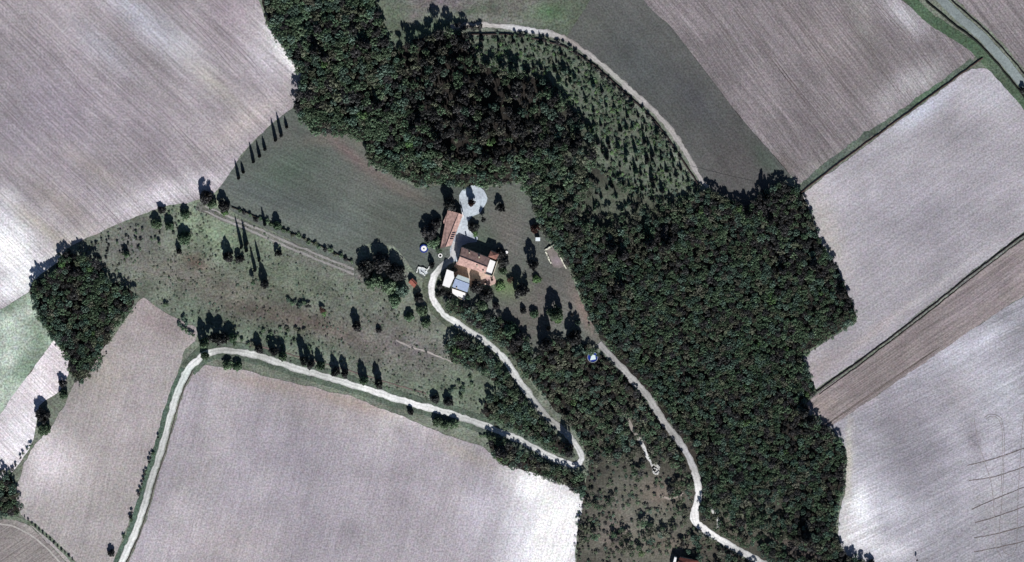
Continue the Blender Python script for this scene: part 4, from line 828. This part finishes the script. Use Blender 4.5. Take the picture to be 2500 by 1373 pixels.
# --- small conifers of the northern scrub
con = []
EXPL = [(1551,370,7,7),(1578,384,6,4.5),(1593,393,6,4),(1602,370,6,4),(1261,180,6,4),(1303,165,6,3.6),(1322,168,6,4),(1318,196,6,4),(1340,210,12,8),(1377,172,12,5),(1403,192,8,4),(1470,225,6,4),(1480,260,5,4),(1500,262,6,3),(1532,285,5,5),(1530,315,6,5),(1542,258,9,4),(1515,318,7,5),(1592,440,8,6),(1650,370,6,4)]
for e in EXPL: con.append((*e, True)); 
poly = WOODS['scrub']; G2 = [(e[0], e[1]) for e in EXPL]
tries = 0
while len(con) < 205 and tries < 30000:
    tries += 1; x, y = random.uniform(1150, 1715), random.uniform(90, 505)
    if not inside(poly, [x], [y])[0]: continue
    if noise.noise((x*.02, y*.02, 7.7)) < random.uniform(-.6, .1) and y < 400: continue
    dens = (8 if y > 360 else 9)+9*max(0, .4+noise.noise((x*.017, y*.017, 4.4)))
    if any((a-x)**2+(b-y)**2 < dens*dens for a, b in G2): continue
    G2.append((x, y)); q = random.random()**2; con.append((x, y, 3+5*q, (1.6+4.2*q)*(1.15 if y > 380 else 1), False))
for i in range(150):
    x, y = random.uniform(1330, 1640), random.uniform(300, 575)
    if not inside(WOODS['scrub'], [x], [y])[0] and abs(y-380-(x-1330)*.55) < 90: con.append((x, y, random.uniform(3, 7), random.uniform(1.6, 4.8), False))
CM = [(1180,120,'near the start of the curved track'),(1280,130,'below the pale upper bend of the curved track'),(1400,160,'below the curved track where the grass field begins'),(1350,230,'along the upper edge of the dark wood'),(1480,230,'in the open grass in the middle of the scrub'),(1560,280,'beside the middle of the curved track'),(1450,320,'at the dark wood edge below the open grass'),
 (1540,360,'around the tallest lone conifer'),(1620,350,'beside the lower part of the curved track'),(1500,420,'in the lower left part of the scrub'),(1600,440,'in the dense lower part of the scrub'),(1690,460,'at the lower end of the curved track'),(1500,500,'in the clearing below the scrub'),(1380,360,'at the right end of the dark wood'),(1420,450,'in the thinning wood below the conifer scrub')]
for x, y, r, h, ex in con:
    tn = random.choice((1, 1, 0, 3)); w_ = min(CM, key=lambda m: (m[0]-x)**2+(m[1]-y)**2)[2]
    sz = ('taller' if h > 3.3 else 'low')+' '+{0: 'green', 1: 'dark', 3: 'blue-green'}[tn]
    plant('conifer', 'conifer', tn, x, y, r, h, f'{sz} conifer {w_}', 'conifer', f'{sz} conifers {w_}', True)

# --- the rest of the wood, more than anyone could single out
protos = []
for tone in range(5):
    for me in PROTO['cap', tone][:4 if tone < 4 else 2]: protos.append((tone, me))
def find_user(me):
    for o in bpy.data.objects:
        if o.data is me: return o
    return None
def proto_holder():
    out = []
    for tone, me in protos:
        u = find_user(me)
        if u is None:
            u = plant('oak_tree', 'cap', tone, 1900+random.uniform(-60, 60), 700+random.uniform(-60, 60), 11, 6, f'small {TW[tone]} tree in the middle of the east wood', 'tree', f'small {TW[tone]} trees in the middle of the east wood'); u.data = me
        out.append((tone, u))
    return out
holders = proto_holder()
trunk_user = find_user(TRUNK)
def instancer(name, pts, holders, trunk=True):
    """pts: (location, radius, height, tone)"""
    me = bpy.data.meshes.new(name); me.from_pydata([tuple(p[0]) for p in pts], [], [])
    idx, scl, rot = [], [], []
    for loc, r, h, tone in pts:
        c = [i for i, (t, _) in enumerate(holders) if t == tone]; idx.append(random.choice(c)); scl += [r, r*random.uniform(.88, 1.12), h]; rot += [0, 0, random.uniform(0, 6.28)]
    a = me.attributes.new('pick', 'INT', 'POINT'); a.data.foreach_set('value', idx)
    a = me.attributes.new('size', 'FLOAT_VECTOR', 'POINT'); a.data.foreach_set('vector', scl)
    a = me.attributes.new('turn', 'FLOAT_VECTOR', 'POINT'); a.data.foreach_set('vector', rot)
    o = link(bpy.data.objects.new(name, me))
    g = bpy.data.node_groups.new(name, 'GeometryNodeTree')
    g.interface.new_socket('Geometry', in_out='INPUT', socket_type='NodeSocketGeometry'); g.interface.new_socket('Geometry', in_out='OUTPUT', socket_type='NodeSocketGeometry')
    gi, go, jn = g.nodes.new('NodeGroupInput'), g.nodes.new('NodeGroupOutput'), g.nodes.new('GeometryNodeJoinGeometry')
    def attr(n, t):
        x = g.nodes.new('GeometryNodeInputNamedAttribute'); x.data_type = t; x.inputs['Name'].default_value = n
        return [s for s in x.outputs if s.enabled and s.name == 'Attribute'][0]
    ap_, as_, ar_ = attr('pick', 'INT'), attr('size', 'FLOAT_VECTOR'), attr('turn', 'FLOAT_VECTOR')
    def add(ob, sel):
        oi = g.nodes.new('GeometryNodeObjectInfo'); oi.inputs['Object'].default_value = ob; oi.transform_space = 'ORIGINAL'
        ip = g.nodes.new('GeometryNodeInstanceOnPoints')
        g.links.new(gi.outputs[0], ip.inputs['Points']); g.links.new(oi.outputs['Geometry'], ip.inputs['Instance'])
        g.links.new(as_, ip.inputs['Scale']); g.links.new(ar_, ip.inputs['Rotation'])
        if sel is not None:
            cp = g.nodes.new('FunctionNodeCompare'); cp.data_type = 'INT'; cp.operation = 'EQUAL'
            ins_ = [s for s in cp.inputs if s.enabled]; g.links.new(ap_, ins_[0]); ins_[1].default_value = sel
            g.links.new(cp.outputs[0], ip.inputs['Selection'])
        g.links.new(ip.outputs[0], jn.inputs[0])
    for i, (_, u) in enumerate(holders): add(u, i)
    if trunk: add(trunk_user, None)
    g.links.new(jn.outputs[0], go.inputs[0])
    md = o.modifiers.new('scatter', 'NODES'); md.node_group = g
    return o
def at(x, y, z): p = P(x, y, z); p.z = 0; return p
NW = {'north':'dense leafy canopy of the northern arm of the wood','centre':'dark dense canopy of the central wood','east':'wide green canopy of the wood east of the garden','south':'mixed canopy of the wood between the two lanes','hairpin':'leafy slope inside the hairpin road','terrace':'leafy belt above the road below the garden','lowerhedge':'thick hedge between hairpin road and pale field','copse':'dark canopy of the copse on the left','corner':'tree clump canopy on the left picture edge'}
for zn in ZINFO:
    pts = [(at(x, y, .62*h), r*MPP, h, tone) for (_, z2, x, y, r, h, tone) in rest if z2 == zn]
    if pts: tag(instancer('woodland', pts, holders), NW[zn], 'woodland', kind='stuff')
# undergrowth: low bushes and tufts
und = []
UZ = [('south', 900), ('east', 700), ('scrub', 850), ('hairpin', 90), ('centre', 260)]
for zn, n in UZ:
    poly = WOODS[zn]; xs = [p[0] for p in poly]; ys = [p[1] for p in poly]; k = 0
    while k < n:
        x, y = random.uniform(min(xs), max(xs)), random.uniform(max(min(ys), -40), min(max(ys), 1420))
        if not inside(poly, [x], [y])[0]: continue
        k += 1
        if near_line(x, y, CARLA, 9) or near_line(x, y, LAZ, 10) or (zn == 'south' and gauss(CLEAR[:2], x, y) > .5): continue
        und.append((at(x, y, 0), random.uniform(2, 5.5)*MPP, random.uniform(.5, 1.6), random.choice((0, 0, 2, 3, 0, 4) if zn == 'scrub' else (0, 1, 2, 3, 0))))
hold2 = holders
for zn, poly in WOODS.items():      # weeds and brambles running out along every wood edge
    for a, b in zip(poly, poly[1:]+poly[:1]):
        L = math.hypot(b[0]-a[0], b[1]-a[1])
        for k in range(int(L/6)):
            t = random.random(); x, y = a[0]+(b[0]-a[0])*t+random.gauss(0, 4), a[1]+(b[1]-a[1])*t+random.gauss(0, 4)
            if -60 < x < 2560 and -60 < y < 1430 and not near_line(x, y, CARLA, 10) and not near_line(x, y, LAZ, 10):
                und.append((at(x, y, 0), random.uniform(1.6, 4.5)*MPP, random.uniform(.3, 1.3), random.choice((0, 0, 2, 3, 1))))
tag(instancer('undergrowth', und, hold2, False), 'low bushes and brambles between and under the trees', 'undergrowth', kind='stuff')
tuf = []
SCR = [(150,612),(280,556),(395,512),(480,496),(560,520),(700,600),(860,672),(960,740),(1060,790),(1100,850),(1180,920),(1170,1000),(1000,970),(700,880),(560,845),(480,800),(400,755),(340,722),(262,690),(250,652)]
k = 0
while k < 1500:
    x, y = random.uniform(150, 1180), random.uniform(500, 1010)
    if not inside(SCR, [x], [y])[0]: continue
    k += 1
    if noise.noise((x*.012, y*.02, 2.)) < random.uniform(-.5, .25): continue
    tuf.append((at(x, y, 0), random.uniform(1.2, 3.4)*MPP, random.uniform(.2, .8), random.choice((0, 2, 2, 3, 1))))
tag(instancer('scrub_tufts', tuf, hold2, False), 'tufts of heath and coarse grass over the open slope', 'scrub', kind='stuff')

# ------------------------------------------------------------------ overhead line through the wood
poles = [(884,300),(1262,370),(1640,446),(1955,520)]
tops = []
M_cable = simple_mat('black cable', (14,13,14), .05, 1); 
for i, (x, y) in enumerate(poles):
    p = P(x, y, 9); p.z = 0; o = empty('utility_pole', p)
    tag(o, 'wooden pole carrying the overhead cable, '+['westernmost one in the northern wood','second one in the central wood','third one above the open scrub','easternmost one at the field corner'][i], 'pole')
    mesh_obj('post', *tube([(0,0,0),(0,0,9.2)], [.16,.1], 8), M_bark, o); mesh_obj('crossarm', *box(-.7,-.06,8.7,.7,.06,8.85), M_bark, o)
    tops.append(p+Vector((0,0,8.9)))
for a, b, lb in zip(tops[:-1], tops[1:], ('black cable span over the northern wood', 'black cable span over the conifer scrub', 'black cable span reaching the field corner')):
    pts = [a+(b-a)*t+Vector((0,0,-3*t*(1-t))) for t in np.linspace(0, 1, 24)]
    tag(mesh_obj('overhead_cable', *tube(pts, .06, 5), M_cable), lb, 'cable')
